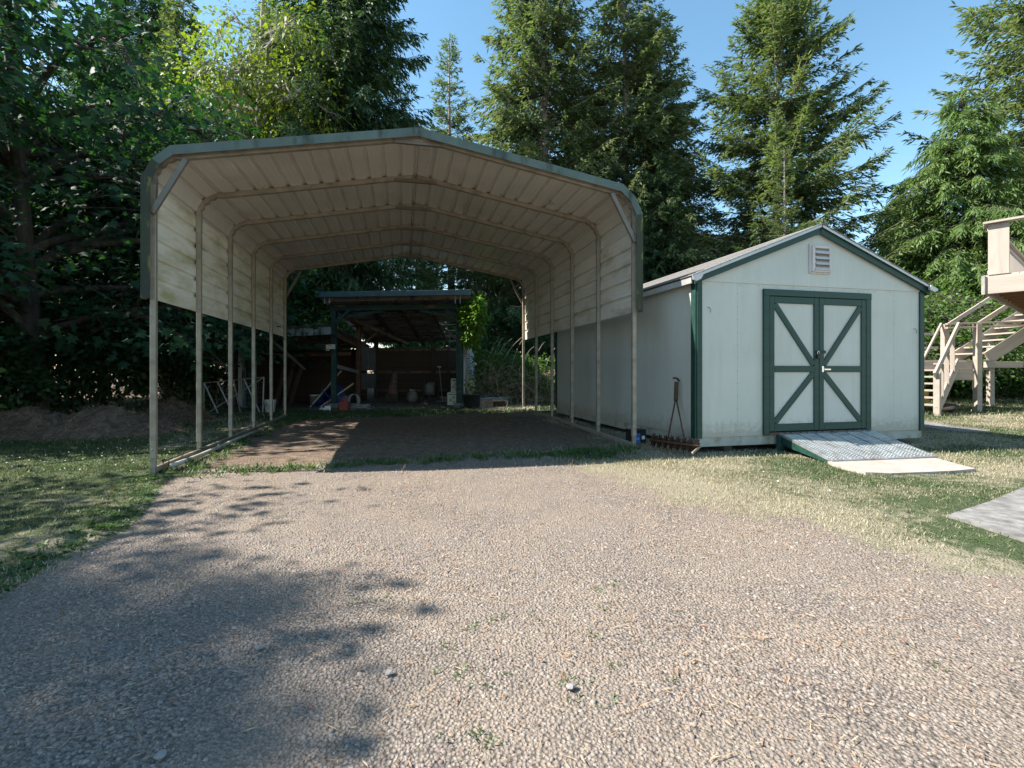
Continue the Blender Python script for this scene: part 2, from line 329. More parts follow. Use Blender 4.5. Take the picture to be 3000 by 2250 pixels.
def ground_mat():
    m, n, l, b = nodes('ground_mix'); tc = n.new('ShaderNodeTexCoord'); P = tc.outputs['Object']
    def att(k): q = n.new('ShaderNodeAttribute'); q.attribute_name = k; return q.outputs['Fac']
    def mix(f, c1, c2):
        q = n.new('ShaderNodeMixRGB'); 
        if hasattr(f, 'node'): l.new(f, q.inputs['Fac'])
        else: q.inputs['Fac'].default_value = f
        for s, c in ((1, c1), (2, c2)):
            if hasattr(c, 'node'): l.new(c, q.inputs[s])
            else: q.inputs[s].default_value = (*c, 1)
        return q.outputs['Color']
    def rp(fac, cols, pos): r = ramp(n, cols, pos); l.new(fac, r.inputs['Fac']); return r.outputs['Color']
    vo = n.new('ShaderNodeTexVoronoi'); vo.inputs['Scale'].default_value = 75; l.new(P, vo.inputs['Vector'])
    sep = n.new('ShaderNodeSeparateColor'); l.new(vo.outputs['Color'], sep.inputs['Color'])
    grav = rp(sep.outputs['Red'], [(.14, .116, .10), (.21, .175, .15), (.265, .222, .19), (.33, .28, .236)], [0, .35, .75, 1])
    gap = rp(vo.outputs['Distance'], [(0, 0, 0), (1, 1, 1)], [.45, .8])
    grav = mix(gap, grav, (.10, .086, .072))
    n1 = noise(n, l, P, 2.2, 7).outputs['Fac']; n2 = noise(n, l, P, 60, 4).outputs['Fac']; n3 = noise(n, l, P, 9, 6).outputs['Fac']; n4 = noise(n, l, P, 160, 3).outputs['Fac']
    straw = rp(n2, [(.23, .175, .125), (.34, .275, .21)], [.35, .65])
    sm = n.new('ShaderNodeMath'); sm.operation = 'MULTIPLY'; l.new(rp(n1, [(0, 0, 0), (1, 1, 1)], [.42, .62]), sm.inputs[0]); l.new(rp(n4, [(0, 0, 0), (1, 1, 1)], [.45, .6]), sm.inputs[1])
    grav = mix(sm.outputs[0], grav, straw); nb_ = noise(n, l, P, .75, 5).outputs['Fac']; grav = mix(rp(nb_, [(0, 0, 0), (.75, .75, .75)], [.45, .62]), grav, rp(n4, [(.19, .155, .125), (.27, .225, .182)], [.35, .65]))
    dirt = rp(n3, [(.085, .062, .046), (.155, .115, .086), (.22, .168, .125)], [.3, .5, .72]); dirt = mix(rp(n2, [(0, 0, 0), (.55, .55, .55)], [.5, .68]), dirt, (.27, .20, .14))
    gre = rp(n2, [(.040, .06, .024), (.075, .095, .042)], [.35, .65]); dry = rp(n2, [(.19, .165, .115), (.31, .275, .20)], [.3, .7])
    lm = n.new('ShaderNodeMath'); lm.operation = 'ADD'; l.new(att('lush'), lm.inputs[0]); l.new(n3, lm.inputs[1])
    gcol = mix(rp(lm.outputs[0], [(0, 0, 0), (1, 1, 1)], [.75, 1.15]), dry, gre)
    ga = n.new('ShaderNodeMath'); ga.operation = 'ADD'; l.new(att('gravel'), ga.inputs[0]); l.new(n3, ga.inputs[1])
    da = n.new('ShaderNodeMath'); da.operation = 'ADD'; l.new(att('dirt'), da.inputs[0]); l.new(n3, da.inputs[1])
    col = mix(rp(da.outputs[0], [(0, 0, 0), (1, 1, 1)], [.82, 1.12]), gcol, dirt)
    gb = n.new('ShaderNodeMath'); gb.operation = 'MULTIPLY_ADD'; l.new(n2, gb.inputs[0]); gb.inputs[1].default_value = .45; l.new(ga.outputs[0], gb.inputs[2]); gh = n.new('ShaderNodeMath'); gh.operation = 'MULTIPLY'; l.new(gb.outputs[0], gh.inputs[0]); gh.inputs[1].default_value = .5
    col = mix(rp(gh.outputs[0], [(0, 0, 0), (1, 1, 1)], [.52, .70]), col, grav)
    l.new(col, b.inputs['Base Color']); b.inputs['Roughness'].default_value = .92; b.inputs['Specular IOR Level'].default_value = .2
    bp = n.new('ShaderNodeBump'); bp.inputs['Distance'].default_value = .012; bp.inputs['Strength'].default_value = .9
    ad = n.new('ShaderNodeMath'); ad.operation = 'ADD'; l.new(n2, ad.inputs[0]); l.new(vo.outputs['Distance'], ad.inputs[1]); l.new(ad.outputs[0], bp.inputs['Height']); l.new(bp.outputs['Normal'], b.inputs['Normal'])
    return m
tag(put('ground', gm, ground_mat()), kind='structure')

# ------------------------------------------------------------------ carport
CAR = T(CX0, CY0, 0) @ RZ(TH); FR.append(CAR)
car = thing('carport', 'long open metal carport with ribbed tan roof and half-height side panels', 'carport', (0, 0, 0))
HW, ZR, ZBU, UBU, ZBL, ZP, SP = 2.98, 4.062, 3.571, 2.715, 3.17, 1.92, 1.3008
TW = .058
def base_z(s, i):                                             # ground height under post i on side s
    p = CAR @ Vector((s * (HW - .03), i * SP, 0)); return g1(p.x, p.y)
SL = (ZR - ZBU) / UBU
# centre line of a rafter: bend then straight to the ridge (left side, mirrored for right)
PHI = math.atan(SL); BR_ = .33; BUC = HW - TW / 2 - BR_; BZC = ZR - TW / 2 - (BUC * math.sin(PHI) + BR_) / math.cos(PHI)
def rafter_path(s):
    uc = HW - TW / 2; pts = [(uc, 3.02), (uc, BZC - .01)]
    for k in range(1, 10): a = (math.pi / 2 - PHI) * k / 9; pts.append((BUC + BR_ * math.cos(a), BZC + BR_ * math.sin(a)))
    pts.append((.02, ZR - TW / 2))
    return [(s * u_, z_) for u_, z_ in pts]
def sweep_sq(pts, v0, w, crimp=()):
    """square tube along a path in the (u,z) plane at depth v0 (centre)"""
    V = []; F = []; N = len(pts)
    for i, (u_, z_) in enumerate(pts):
        a = Vector(pts[max(0, i - 1)]); b_ = Vector(pts[min(N - 1, i + 1)]); t = (b_ - a).normalized(); nn = Vector((-t.y, t.x))
        ins = nn if nn.dot(Vector((0 - u_, 2.6 - z_))) > 0 else -nn
        cr = w / 2 * (.42 if i in crimp else 1)
        o = Vector((u_, z_)) - ins * w / 2; q = Vector((u_, z_)) + ins * cr
        V += [(o.x, v0 - w / 2, o.y), (o.x, v0 + w / 2, o.y), (q.x, v0 + w / 2, q.y), (q.x, v0 - w / 2, q.y)]
    for i in range(N - 1):
        for k in range(4): F.append((i * 4 + k, i * 4 + (k + 1) % 4, (i + 1) * 4 + (k + 1) % 4, (i + 1) * 4 + k))
    F += [(0, 1, 2, 3), (4 * N - 4, 4 * N - 1, 4 * N - 2, 4 * N - 3)]
    return raw(V, F)
for i in range(6):
    v0 = i * SP
    for s in (-1, 1):
        zb = base_z(s, i); sl_h = .22 if s < 0 else .16
        p = box('post', (s * (HW - TW / 2), v0, (zb + .1 + 3.05) / 2 + .05), (TW, TW, 3.05 - zb - .12), M['tube'], car)
        box('base_sleeve', (s * (HW - TW / 2), v0, zb + .09), (TW - .010, TW - .010, .28), M['tube'], p)
        for k in range(2):
            put('bolt', lathem([(.009, 0), (.009, .006), (.004, .009)], 8), M['bolt'], p, T(s * (HW - TW / 2), v0 - TW / 2, zb + .26 + k * .1 + (2.6 if k else 0)) @ RX(math.pi / 2))
        put('rafter', sweep_sq(rafter_path(s), v0, TW + .004, (3, 5, 7, 9)), M['tube'], car)
    pk = put('ridge_brace', prismm([(-.32, ZR - .118), (.32, ZR - .118), (.30, ZR - .072), (.06, ZR - .068), (0, ZR - .04), (-.06, ZR - .068), (-.30, ZR - .072)], TW - .012), M['brace'], car, T(0, v0 - TW / 2 - .006, 0))
    put('crimp', tubem([(-.07, v0 - .032, ZR - .085), (-.03, v0 - .042, ZR - .068), (.03, v0 - .042, ZR - .068), (.07, v0 - .032, ZR - .085)], .008, 6), M['tube'], pk)
    for s in (-1, 1): put('bolt', lathem([(.010, 0), (.010, .006), (.004, .010)], 8), M['bolt'], pk, T(s * .27, v0 - TW / 2 - .006, ZR - .095) @ RX(math.pi / 2))
    if i in (0, 5):
        for s in (-1, 1):
            beam('corner_brace', (s * 2.945, v0 - .05 * (1 if i == 0 else -1), 2.88), (s * 2.60, v0 - .05 * (1 if i == 0 else -1), 3.52), .045, .06, M['brace'], car)
for s in (-1, 1):
    p0 = (s * (HW - TW / 2), -.03, base_z(s, 0) + .03); p1 = (s * (HW - TW / 2), 5 * SP + .03, base_z(s, 5) + .03)
    beam('base_rail', p0, p1, TW - .012, .06, M['tube'], car)
# skin profile, left bottom -> ridge -> right bottom, ribs every .235 m
outer = []
def prof_pts():
    o = .005; pts = [(-HW - o, ZP), (-HW - o, BZC)]; rr_ = BR_ + TW / 2 + o
    for k in range(1, 7): a = (math.pi / 2 - PHI) * k / 6; pts.append((-(BUC + rr_ * math.cos(a)), BZC + rr_ * math.sin(a)))
    pts += [(0, ZR + .006)]
    return pts + [(-a, b_) for a, b_ in pts[-2::-1]]
PP = np.array(prof_pts()); seg = np.linalg.norm(np.diff(PP, axis=0), axis=1); S = np.concatenate([[0], np.cumsum(seg)])
def pos(s_): return np.array([np.interp(s_, S, PP[:, 0]), np.interp(s_, S, PP[:, 1])])
def norm_(s_): d = pos(min(s_ + .03, S[-1])) - pos(max(s_ - .03, 0)); d /= np.linalg.norm(d); return np.array([-d[1], d[0]])
VF, VB = -.10, 5 * SP + .10
half = S[-1] / 2; nr = 20; pit = half / nr
stations = []
for k in range(2 * nr + 1):
    c = k * pit
    if 0 < k < 2 * nr:
        for ds, h in ((-.036, 0), (-.020, .030), (.020, .030), (.036, 0)): stations.append((c + ds, h, k))
    else: stations.append((c, 0, k))
    if k < 2 * nr:
        for q in (.36, .66): stations += [(c + pit * q - .006, 0, k + .5), (c + pit * q, .003, k + .5), (c + pit * q + .006, 0, k + .5)]
for c in S[1:-1]: stations.append((c, 0, 0))
stations.sort(key=lambda t: t[0])
cuts = [0, 3, 6, 9, 12, 15, 18, 20, 23, 26, 29, 32, 35, 38, 40]
for a_, b_ in zip(cuts[:-1], cuts[1:]):
    lo, hi = a_ * pit, b_ * pit + (.045 if b_ < 40 else 0)
    st = [(s_, h) for s_, h, k in stations if lo - .04 <= s_ <= hi + .015]
    pts = []
    for s_, h in st:
        p = pos(s_) + norm_(s_) * (h + (.002 if cuts.index(a_) % 2 else 0)); pts.append(p)
    vs = [VF, *np.arange(.6, VB - .3, 1.3), VB]; V = []; F = []
    for p in pts:
        for vv in vs: V.append((p[0], vv, p[1]))
    m_ = len(vs)
    for i in range(len(pts) - 1):
        for k in range(m_ - 1): F.append((i * m_ + k, i * m_ + k + 1, (i + 1) * m_ + k + 1, (i + 1) * m_ + k))
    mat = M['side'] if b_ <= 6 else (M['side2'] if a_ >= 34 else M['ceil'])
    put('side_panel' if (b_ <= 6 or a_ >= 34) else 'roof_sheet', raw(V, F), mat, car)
# edge trim, front and back
tp = [(-HW - .055, ZP - .01), (-HW - .055, 3.25), (-HW + .055, 3.475), (-UBU - .03, ZBU + .065), (0, ZR + .062)]
tp = tp + [(-a_, b_) for a_, b_ in tp[-2::-1]]
for (vf, back) in ((VF - .012, 0), (VB + .012, 1)):
    for k in range(len(tp) - 1):
        a_ = np.array(tp[k]); b_ = np.array(tp[k + 1]); d = (b_ - a_) / np.linalg.norm(b_ - a_); nn = np.array([d[1], -d[0]])
        def off(i, dist):
            """inner offset of polyline corner i"""
            p = np.array(tp[i]); ds = []
            for j in (i - 1, i):
                if 0 <= j < len(tp) - 1: q = np.array(tp[j + 1]) - np.array(tp[j]); q = q / np.linalg.norm(q); ds.append(np.array([q[1], -q[0]]))
            m_ = sum(ds) / len(ds); m_ /= np.linalg.norm(m_) ** 2; return p + m_ * dist
        wd = .105 if k in (3, 4) else .095
        ai, bi = off(k, wd), off(k + 1, wd); dv = .14 * (1 if not back else -1); t_ = .004 * (1 if not back else -1)
        V = [(a_[0], vf, a_[1]), (b_[0], vf, b_[1]), (bi[0], vf, bi[1]), (ai[0], vf, ai[1]), (a_[0], vf + dv, a_[1]), (b_[0], vf + dv, b_[1]),
             (ai[0], vf + t_, ai[1]), (bi[0], vf + t_, bi[1])]
        put('edge_trim', raw(V, [(0, 1, 2, 3), (0, 4, 5, 1), (3, 2, 7, 6)]), M['trimmoss'] if k in (0, 1, 7) else M['trim'], car)
FR.pop()
# loose rail, pipe and cable lying along the left base rail
FR.append(CAR)
lz = base_z(-1, 0)
pp = thing('drain_pipe', 'weathered pale pipe lying inside the rusty left base rail', 'pipe', (-2.8, .3, lz))
tube('pipe_wall', [(-2.82, .12, lz + .05), (-2.78, .7, lz + .05), (-2.78, 1.5, lz + .05), (-2.8, 2.6, lz + .055), (-2.78, 4.2, lz + .05)], .027, M['pvc'], pp, 10)
tag(tube('garden_cable', [(-2.84, .10, lz + .05), (-2.88, .2, lz + .10), (-2.94, .35, lz + .09), (-2.9, .5, lz + .1), (-2.98, .8, lz + .08), (-2.9, 1.2, lz + .09), (-2.93, 1.4, lz + .06)], .006, M['rubber']), 'thin dark cable looped over the base rail by the rust-stained post', 'cable')
st = thing('ground_stake', 'rusty round-headed stake beside the front left carport post', 'stake', (-2.95, .22, lz))
tube('shaft', [(-2.95, .22, lz - .02), (-2.95, .22, lz + .10)], .010, M['rust'], st); put('head', lathem([(.02, 0), (.024, .01), (.018, .018)], 12), M['rust'], st, T(-2.95, .22, lz + .10))
FR.pop()

# ------------------------------------------------------------------ garden shed
TS = .2436; SHX, SHY = 2.395, 6.508
SHED = T(SHX, SHY, 0) @ RZ(TS); FR.append(SHED)
shed = thing('garden_shed', 'pale grey-green gable shed with dark green trim and double doors', 'shed', (0, 0, .03))
SW, SD, ZT, ZB, ZPK = 3.805, 5.59, 2.311, .227, 3.065
pr = (ZPK - ZT) / (SW / 2)
th = .02
def slab_poly(name, poly, y0, d, mat, parent): return put(name, prismm(poly, d), mat, parent, T(0, y0, 0))
DL, DR, DT, DB = 1.01, 2.82, 2.157, .263
for a_, b_ in ((0, .62), (.622, DL + .02), (DR - .02, SW - .545), (SW - .543, SW)):
    slab_poly('wall_panel', [(a_, ZB), (b_, ZB), (b_, ZT - .02), (a_, ZT - .02)], 0, th, M['siding'], shed)
slab_poly('wall_panel', [(DL + .022, DT - .03), (DR - .022, DT - .03), (DR - .022, ZT - .02), (DL + .022, ZT - .02)], 0, th, M['siding'], shed)
slab_poly('gable_panel', [(0, ZT - .045), (SW, ZT - .045), (SW, ZT + .02), (SW / 2, ZPK), (0, ZT + .02)], -.012, th, M['siding'], shed)
slab_poly('gable_panel', [(0, ZB), (SW, ZB), (SW, ZT + .02), (SW / 2, ZPK), (0, ZT + .02)], SD - th, th, M['siding'], shed)
for k in range(5):
    a_, b_ = th + k * (SD - 2 * th) / 5, th + (k + 1) * (SD - 2 * th) / 5 - .002
    for uu in (th / 2, SW - th / 2):
        wm = boxm(th, b_ - a_, ZT - ZB + .012, .001); wm.transform(T(0, 0, (ZB + ZT + .012) / 2)); put('wall_panel', wm, M['siding'], shed, T(uu, (a_ + b_) / 2, 0))
for uu, vv, sx, sy in ((.036, -.012, .076, .026), (SW - .036, -.012, .076, .026), (-.012, .04, .022, .10), (SW + .012, .05, .022, .125), (-.012, SD - .05, .022, .1), (SW + .012, SD - .05, .022, .1)):
    box('corner_board', (uu, vv, (ZB + ZT) / 2 - .012), (sx, sy, ZT - ZB - .0), M['green'], shed)
# floor band, skids
for (p0, p1) in (((0, .03, ZB - .062), (SW, .03, ZB - .062)), ((0, SD - .03, ZB - .062), (SW, SD - .03, ZB - .062)), ((.03, .05, ZB - .06), (.03, SD - .05, ZB - .06)), ((SW - .03, .05, ZB - .06), (SW - .03, SD - .05, ZB - .06))):
    beam('floor_band', p0, p1, .04, .125, M['bandwood'], shed)
for uu in (.5, 1.45, 2.4, 3.3): box('skid', (uu, SD / 2, .06), (.12, SD - .06, .20), M['skid'] if uu != 3.3 else M['bandwood'], shed)
box('skirt', (SW / 2, SD / 2 + .2, .07), (SW - .5, SD - .6, .19), M['skid'], shed)
# roof
ang = math.atan(pr); OV = .095; rl = (SW / 2 + OV) / math.cos(ang); VF_, VB_ = -.09, SD + .09
for s in (-1, 1):
    def rp_(dist, up): return (SW / 2 + s * dist * math.cos(ang) + s * up * math.sin(ang), ZPK + .02 - dist * math.sin(ang) + up * math.cos(ang))
    p0, p1 = rp_(0.002, .012), rp_(rl, .012)
    dk = beam('roof_deck', (p0[0], (VF_ + VB_) / 2, p0[1]), (p1[0], (VF_ + VB_) / 2, p1[1]), VB_ - VF_ - .01, .016, M['oldwood'], shed)
    nc = 15
    for k in range(nc):
        q0, q1 = rp_(max(.003, (k) * rl / nc - .02), .028), rp_((k + 1) * rl / nc + .006, .034)
        beam('shingle_course', (q0[0], (VF_ + VB_) / 2, q0[1]), (q1[0], (VF_ + VB_) / 2, q1[1]), VB_ - VF_ + .02 + .01 * (k % 2), .007, M['shingle'], shed, bev=.001)
    # rake: green board with pale drip edge above
    q0, q1 = rp_(.0, -.045), rp_(rl - .02, -.045)
    put('rake_board', prismm([(q0[0], q0[1] - .045), (q0[0], q0[1] + .055), (q1[0], q1[1] + .055), (q1[0], q1[1] - .04)][::s], .024), M['green'], shed, T(0, VF_ + .026, 0))
    q0, q1 = rp_(.0, .024), rp_(rl + .01, .024)
    put('drip_edge', prismm([(q0[0], q0[1] - .034), (q0[0], q0[1] + .018), (q1[0], q1[1] + .018), (q1[0], q1[1] - .034)][::s], .012), M['drip'], shed, T(0, VF_ - .002, 0))
    e0 = rp_(rl + .005, -.035)
    beam('eave_board', (e0[0], VF_ + .06, e0[1] + .01), (e0[0], VB_, e0[1] + .01), .022, .085, M['green'] if s > 0 else M['drip'], shed)
    cp = rp_(rl - .06, -.02)
    put('eave_cap', prismm([(-.07, .03), (.07, .03), (.075, .0), (.03, -.035), (-.05, -.04), (-.075, -.01)], .03), M['drip'], shed, T(cp[0] + s * .02, VF_ - .036, cp[1]) @ RY(s * ang))
    for vv in (): pass
put('ridge_cap', prismm([(SW / 2 - .13, ZPK + .055 - .13 * pr), (SW / 2, ZPK + .062), (SW / 2 + .13, ZPK + .055 - .13 * pr), (SW / 2, ZPK + .052)], VB_ - VF_ + .02), M['shingle'], shed, T(0, VF_ - .01, 0))
# gable vent
vc = (SW / 2 + .02, -.03, ZPK - .42)
vent = put('gable_vent', boxm(.34, .016, .41, .003), M['white'], shed, T(vc[0], -.022, vc[2]))
box('vent_recess', (vc[0] + .025, -.033, vc[2] - .005), (.235, .008, .30), M['panelgrey'], vent, bev=0)
for a_, b_, sx, sz in ((-.12, 0, .045, .36), (.155, 0, .03, .36), (.02, .165, .30, .035), (.02, -.165, .30, .035)): box('vent_frame', (vc[0] + a_, -.042, vc[2] + b_), (sx, .03, sz), M['white'], vent)
for k in range(4): put('louver', boxm(.235, .006, .085, .001), M['white'], vent, T(vc[0] + .025, -.043, vc[2] + .105 - k * .076) @ RX(math.radians(-38)))
for a_ in (-.15, -.05, .05, .15):
    for b_ in (-.19, .19): put('screw', lathem([(.006, 0), (.004, .003)], 8), M['bolt'], vent, T(vc[0] + a_, -.031, vc[2] + b_) @ RX(math.pi / 2))
# doors
for nm, c, s in (('door_frame', (DL + .045, -.016, (DT + DB) / 2 - .02), (.088, .034, DT - DB + .03)), ('door_frame', (DR - .045, -.016, (DT + DB) / 2 - .02), (.088, .034, DT - DB + .03)), ('door_frame', ((DL + DR) / 2, -.018, DT + .0), (DR - DL, .038, .088))):
    box(nm, c, s, M['green'], shed)
mid = (DL + DR) / 2
for s in (-1, 1):
    a_, b_ = (DL + .094, mid - .004) if s < 0 else (mid + .004, DR - .094); zb_, zt_ = DB + .015, DT - .05
    dr = put('door', prismm([(a_, zb_), (b_, zb_), (b_, zt_), (a_, zt_)], .02), M['siding'], shed, T(0, -.006, 0)); q = .078
    for nm, c, sz in (('stile', (a_ + q / 2, -.018, (zb_ + zt_) / 2), (q, .022, zt_ - zb_)), ('stile', (b_ - q / 2, -.018, (zb_ + zt_) / 2), (q, .022, zt_ - zb_))): box(nm, c, sz, M['green'], dr)
    zm = DB + .86
    for zc, h in ((zb_ + .05, .10), (zm, .085), (zt_ - .045, .09)): box('door_rail', ((a_ + b_) / 2, -.017, zc), (b_ - a_ - 2 * q - .002, .021, h), M['green'], dr)
    inn, out = (b_ - q - .005, a_ + q + .01) if s < 0 else (a_ + q + .005, b_ - q - .01)
    beam('brace', (out, -.0165, zt_ - .10), (inn, -.0165, zm + .05), .019, .078, M['green'], dr, up=(0, -1, 0)) if 0 else None
    for z0, z1 in ((zt_ - .105, zm + .06), (zb_ + .115, zm - .06)):
        m_, L_ = beamM((out + s * -.0, -.0165, z0), (inn, -.0165, z1), up=(0, 1, 0)); put('brace', boxm(L_, .08, .018, .003), M['green'], dr, m_)
    for k in range(3): box('hinge', (a_ - .001 if s < 0 else b_ + .001, -.012, zb_ + .2 + k * .65), (.012, .03, .09), M['black'], dr)
hs = put('hasp', boxm(.17, .008, .042, .002), M['black'], shed, T(mid + .02, -.034, 1.36))
put('padlock', boxm(.045, .024, .055, .004), M['black'], hs, T(mid - .035, -.05, 1.295)); put('shackle', tubem([(mid - .05, -.05, 1.32), (mid - .05, -.05, 1.36), (mid - .035, -.05, 1.375), (mid - .02, -.05, 1.36), (mid - .02, -.05, 1.32)], .005, 6), M['chrome'], hs)
lt = put('latch', boxm(.032, .008, .085, .002), M['chrome'], shed, T(mid + .055, -.034, DB + .86)); put('latch_bar', boxm(.11, .012, .022, .002), M['chrome'], lt, T(mid + .13, -.036, DB + .855))
box('threshold', ((DL + DR) / 2 + .03, -.02, DB - .012), (DR - DL - .1, .05, .026), M['redwood'], shed)
for uu, zz in ((.17, 1.93), (SW - .17, 1.72)): put('wall_hook', tubem([(uu, -.002, zz), (uu + .01, -.02, zz - .005), (uu + .03, -.025, zz - .03), (uu + .025, -.02, zz - .07)], .004, 6), M['bolt'], shed)
nb = []
for k in range(11): nb += [(.621, .42 + k * .17), (SW - .544, .42 + k * .17)]
for k in range(14): nb += [(.1 + k * .28, ZB + .05), (.1 + k * .28, ZT - .075)]
V = []; F = []
for uu, zz in nb:
    i0 = len(V); V += [(uu + dx * .005, -.002 - (.011 if zz > ZT - .1 else 0), zz + dz * .005) for dx, dz in ((-1, -1), (1, -1), (1, 1), (-1, 1))]; F.append((i0, i0 + 1, i0 + 2, i0 + 3))
tag(put('nail_heads', raw(V, F), M['bolt'], shed), kind='stuff')
FR.pop()

# ramp and slab
ramp_ = thing('entry_ramp', 'slatted aluminium loading ramp on green sides leading to the double doors', 'ramp', (4.4, 6.5, .03))
TL, TR, BL, BR = Vector((3.60, 6.775, .262)), Vector((5.12, 7.155, .262)), Vector((3.735, 5.84, .055)), Vector((5.20, 6.11, .055))
NP = 6
def bil(a_, b_): return TL.lerp(TR, a_).lerp(BL.lerp(BR, a_), b_)
for k in range(NP):
    a0, a1 = k / NP + .004, (k + 1) / NP - .004; q = [bil(a0, 0), bil(a1, 0), bil(a1, 1), bil(a0, 1)]
    n_ = (q[1] - q[0]).cross(q[3] - q[0]).normalized(); n_ = n_ if n_.z > 0 else -n_
    V = [*q, *[p - n_ * .03 for p in q]]
    pl = put('plank', raw(V, [(0, 1, 2, 3), (7, 6, 5, 4), (0, 4, 5, 1), (1, 5, 6, 2), (2, 6, 7, 3), (3, 7, 4, 0)]), M['alu'], ramp_)
    V = []; F = []
    for j in range(4):
        for r_ in range(24):
            aa = a0 + (a1 - a0) * (.16 + j * .225); bb = .10 + r_ * .0375; c = bil(aa, bb); ex = (q[1] - q[0]).normalized() * .020; ey = (q[3] - q[0]).normalized() * .008
            i0 = len(V); V += [c - ex - ey, c + ex - ey, c + ex + ey, c - ex + ey]; V += [p + n_ * .006 for p in (c - ex * .8 - ey * .6, c + ex * .8 - ey * .6, c + ex * .8 + ey * .6, c - ex * .8 + ey * .6)]
            F += [(i0 + 4, i0 + 5, i0 + 6, i0 + 7), (i0, i0 + 1, i0 + 5, i0 + 4), (i0 + 1, i0 + 2, i0 + 6, i0 + 5), (i0 + 2, i0 + 3, i0 + 7, i0 + 6), (i0 + 3, i0, i0 + 4, i0 + 7)]
    tag(put('tread_bumps', raw(V, F), M['alu'], pl), kind='stuff')
    for a_ in (.3, .7): put('bolt', lathem([(.012, 0), (.012, .006), (.005, .009)], 8), M['rust'], pl, T(*(bil(a0 + (a1 - a0) * a_, .035))))
for a_ in (0.0, 1.0):
    p0, p1 = bil(a_, .02), bil(a_, .99)
    V = []; off = (TR - TL).normalized() * (.02 if a_ == 0 else -.02)
    gzz = .0
    for o_ in (off * 0, off): V += [p0 + o_ - Vector((0, 0, .032)), p1 + o_ - Vector((0, 0, .032)), Vector((p1.x + o_.x, p1.y + o_.y, gzz)), Vector((p0.x + o_.x, p0.y + o_.y, gzz + .11))]
    put('ramp_side', raw(V, [(0, 1, 2, 3), (7, 6, 5, 4), (0, 4, 5, 1), (1, 5, 6, 2), (2, 6, 7, 3), (3, 7, 4, 0)]), M['green'], ramp_)
    box('ramp_leg', (bil(a_, .04) + off * .5)[:2] + (.11,) if 0 else tuple((bil(a_, .04) + off * .5)[:2]) + (.115,), (.09, .06, .22), M['greenworn'], ramp_, rz=TS)
def sheet(name, pts, h, mat, kind=None, top=None):
    n = len(pts); V = [(p[0], p[1], p[2] + h) for p in pts] + [(p[0], p[1], p[2] - .05) for p in pts]
    return put(name, raw(V, [tuple(range(n)), tuple(range(2 * n - 1, n - 1, -1))] + [(i, i + n, (i + 1) % n + n, (i + 1) % n) for i in range(n)]), mat)
slab = sheet('concrete_slab', [(3.70, 5.87, .02), (5.17, 6.12, .02), (5.10, 5.80, .02), (5.03, 5.43, .02), (4.7, 5.33, .018), (4.3, 5.27, .015), (3.95, 5.21, .016), (3.70, 5.24, .02), (3.66, 5.5, .02)][::-1], .018, M['concrete'])
tag(slab, 'pale concrete pad at the foot of the aluminium ramp', 'concrete pad', kind='structure')
pg = [gp(*p) for p in ((2770, 1512), (2900, 1470), (3000, 1428), (3200, 1380), (3500, 1400), (3400, 1700), (3200, 1650), (3000, 1582), (2880, 1545))]
tag(sheet('path', pg[::-1], .006, M['concrete_grey']), kind='structure')
pg = [gp(*p) for p in ((2690, 1232), (2800, 1247), (2900, 1258), (2900, 1268), (2790, 1262), (2690, 1250))]
tag(sheet('back_path', pg[::-1], .006, M['concrete_grey']), kind='structure')

# battery between carport and shed
bl = CAR @ Vector((HW + .17, .34, 0)); bl.z = g1(bl.x, bl.y)
bat = thing('car_battery', 'black car battery with blue label sitting beside the right carport post', 'battery', bl, TH + .1)
FR.append(absM[bat])
box('case', (0, 0, .09), (.24, .17, .18), M['batt'], bat, bev=.006); box('lid', (0, 0, .195), (.245, .175, .03), M['batt'], bat, bev=.005)
lb_ = box('label', (-.05, -.0865, .085), (.13, .002, .14), M['battlabel'], bat, bev=0)
put('brand_lettering', textm('EXIDE', .038), M['paper'], lb_, T(-.05, -.0885, .075) @ RX(math.pi / 2))
box('side_sticker', (.07, -.0865, .09), (.05, .002, .05), M['paper'], bat, bev=0)
for s in (-1, 1): put('terminal', lathem([(.011, 0), (.010, .018)], 10), M['chrome'], bat, T(s * .085, .05, .21))
FR.pop()
# lawn aerator leaning on the shed wall
ab = Vector((2.16, 6.52, 0)); ab.z = g1(ab.x, ab.y)
aer = thing('lawn_aerator', 'rusty spiked roller with long forked handle leaning on the shed wall', 'lawn aerator', ab)
ax0, ax1 = Vector((1.88, 6.78, ab.z + .13)), Vector((2.36, 6.28, ab.z + .12)); ad = (ax1 - ax0).normalized()
tube('axle', [ax0, ax1], .012, M['rust'], aer)
Mx = ad.to_track_quat('Z', 'Y').to_matrix().to_4x4()
for k in range(8):
    c = ax0.lerp(ax1, .06 + k * .125); pts = []
    for q in range(20): a_ = 2 * math.pi * q / 20; r_ = .10 if q % 2 == 0 else .06; pts.append((r_ * math.cos(a_), r_ * math.sin(a_)))
    V = [(x_, y_, -.006) for x_, y_ in pts] + [(x_, y_, .006) for x_, y_ in pts]
    put('tine_wheel', raw(V, [tuple(range(20))[::-1], tuple(range(20, 40))] + [(i, (i + 1) % 20, (i + 1) % 20 + 20, i + 20) for i in range(20)]), M['rust'], aer, T(*c) @ Mx @ RZ(k * .3))
top = Vector((2.235, 6.80, 1.0)); jt = top + Vector((-.02, -.03, -.26))
tube('fork_arm', [ax0.lerp(ax1, .35) + Vector((0, 0, .0)), jt], .011, M['rust'], aer); tube('fork_arm', [ax0.lerp(ax1, .72), jt], .010, M['rust'], aer)
beam('handle_socket', jt - Vector((0, 0, .05)), top - Vector((0, 0, .05)), .05, .035, M['rust'], aer)
tube('grip', [top + Vector((-.06, -.05, .0)), top, top + Vector((.05, .04, -.04))], .013, M['rust'], aer)
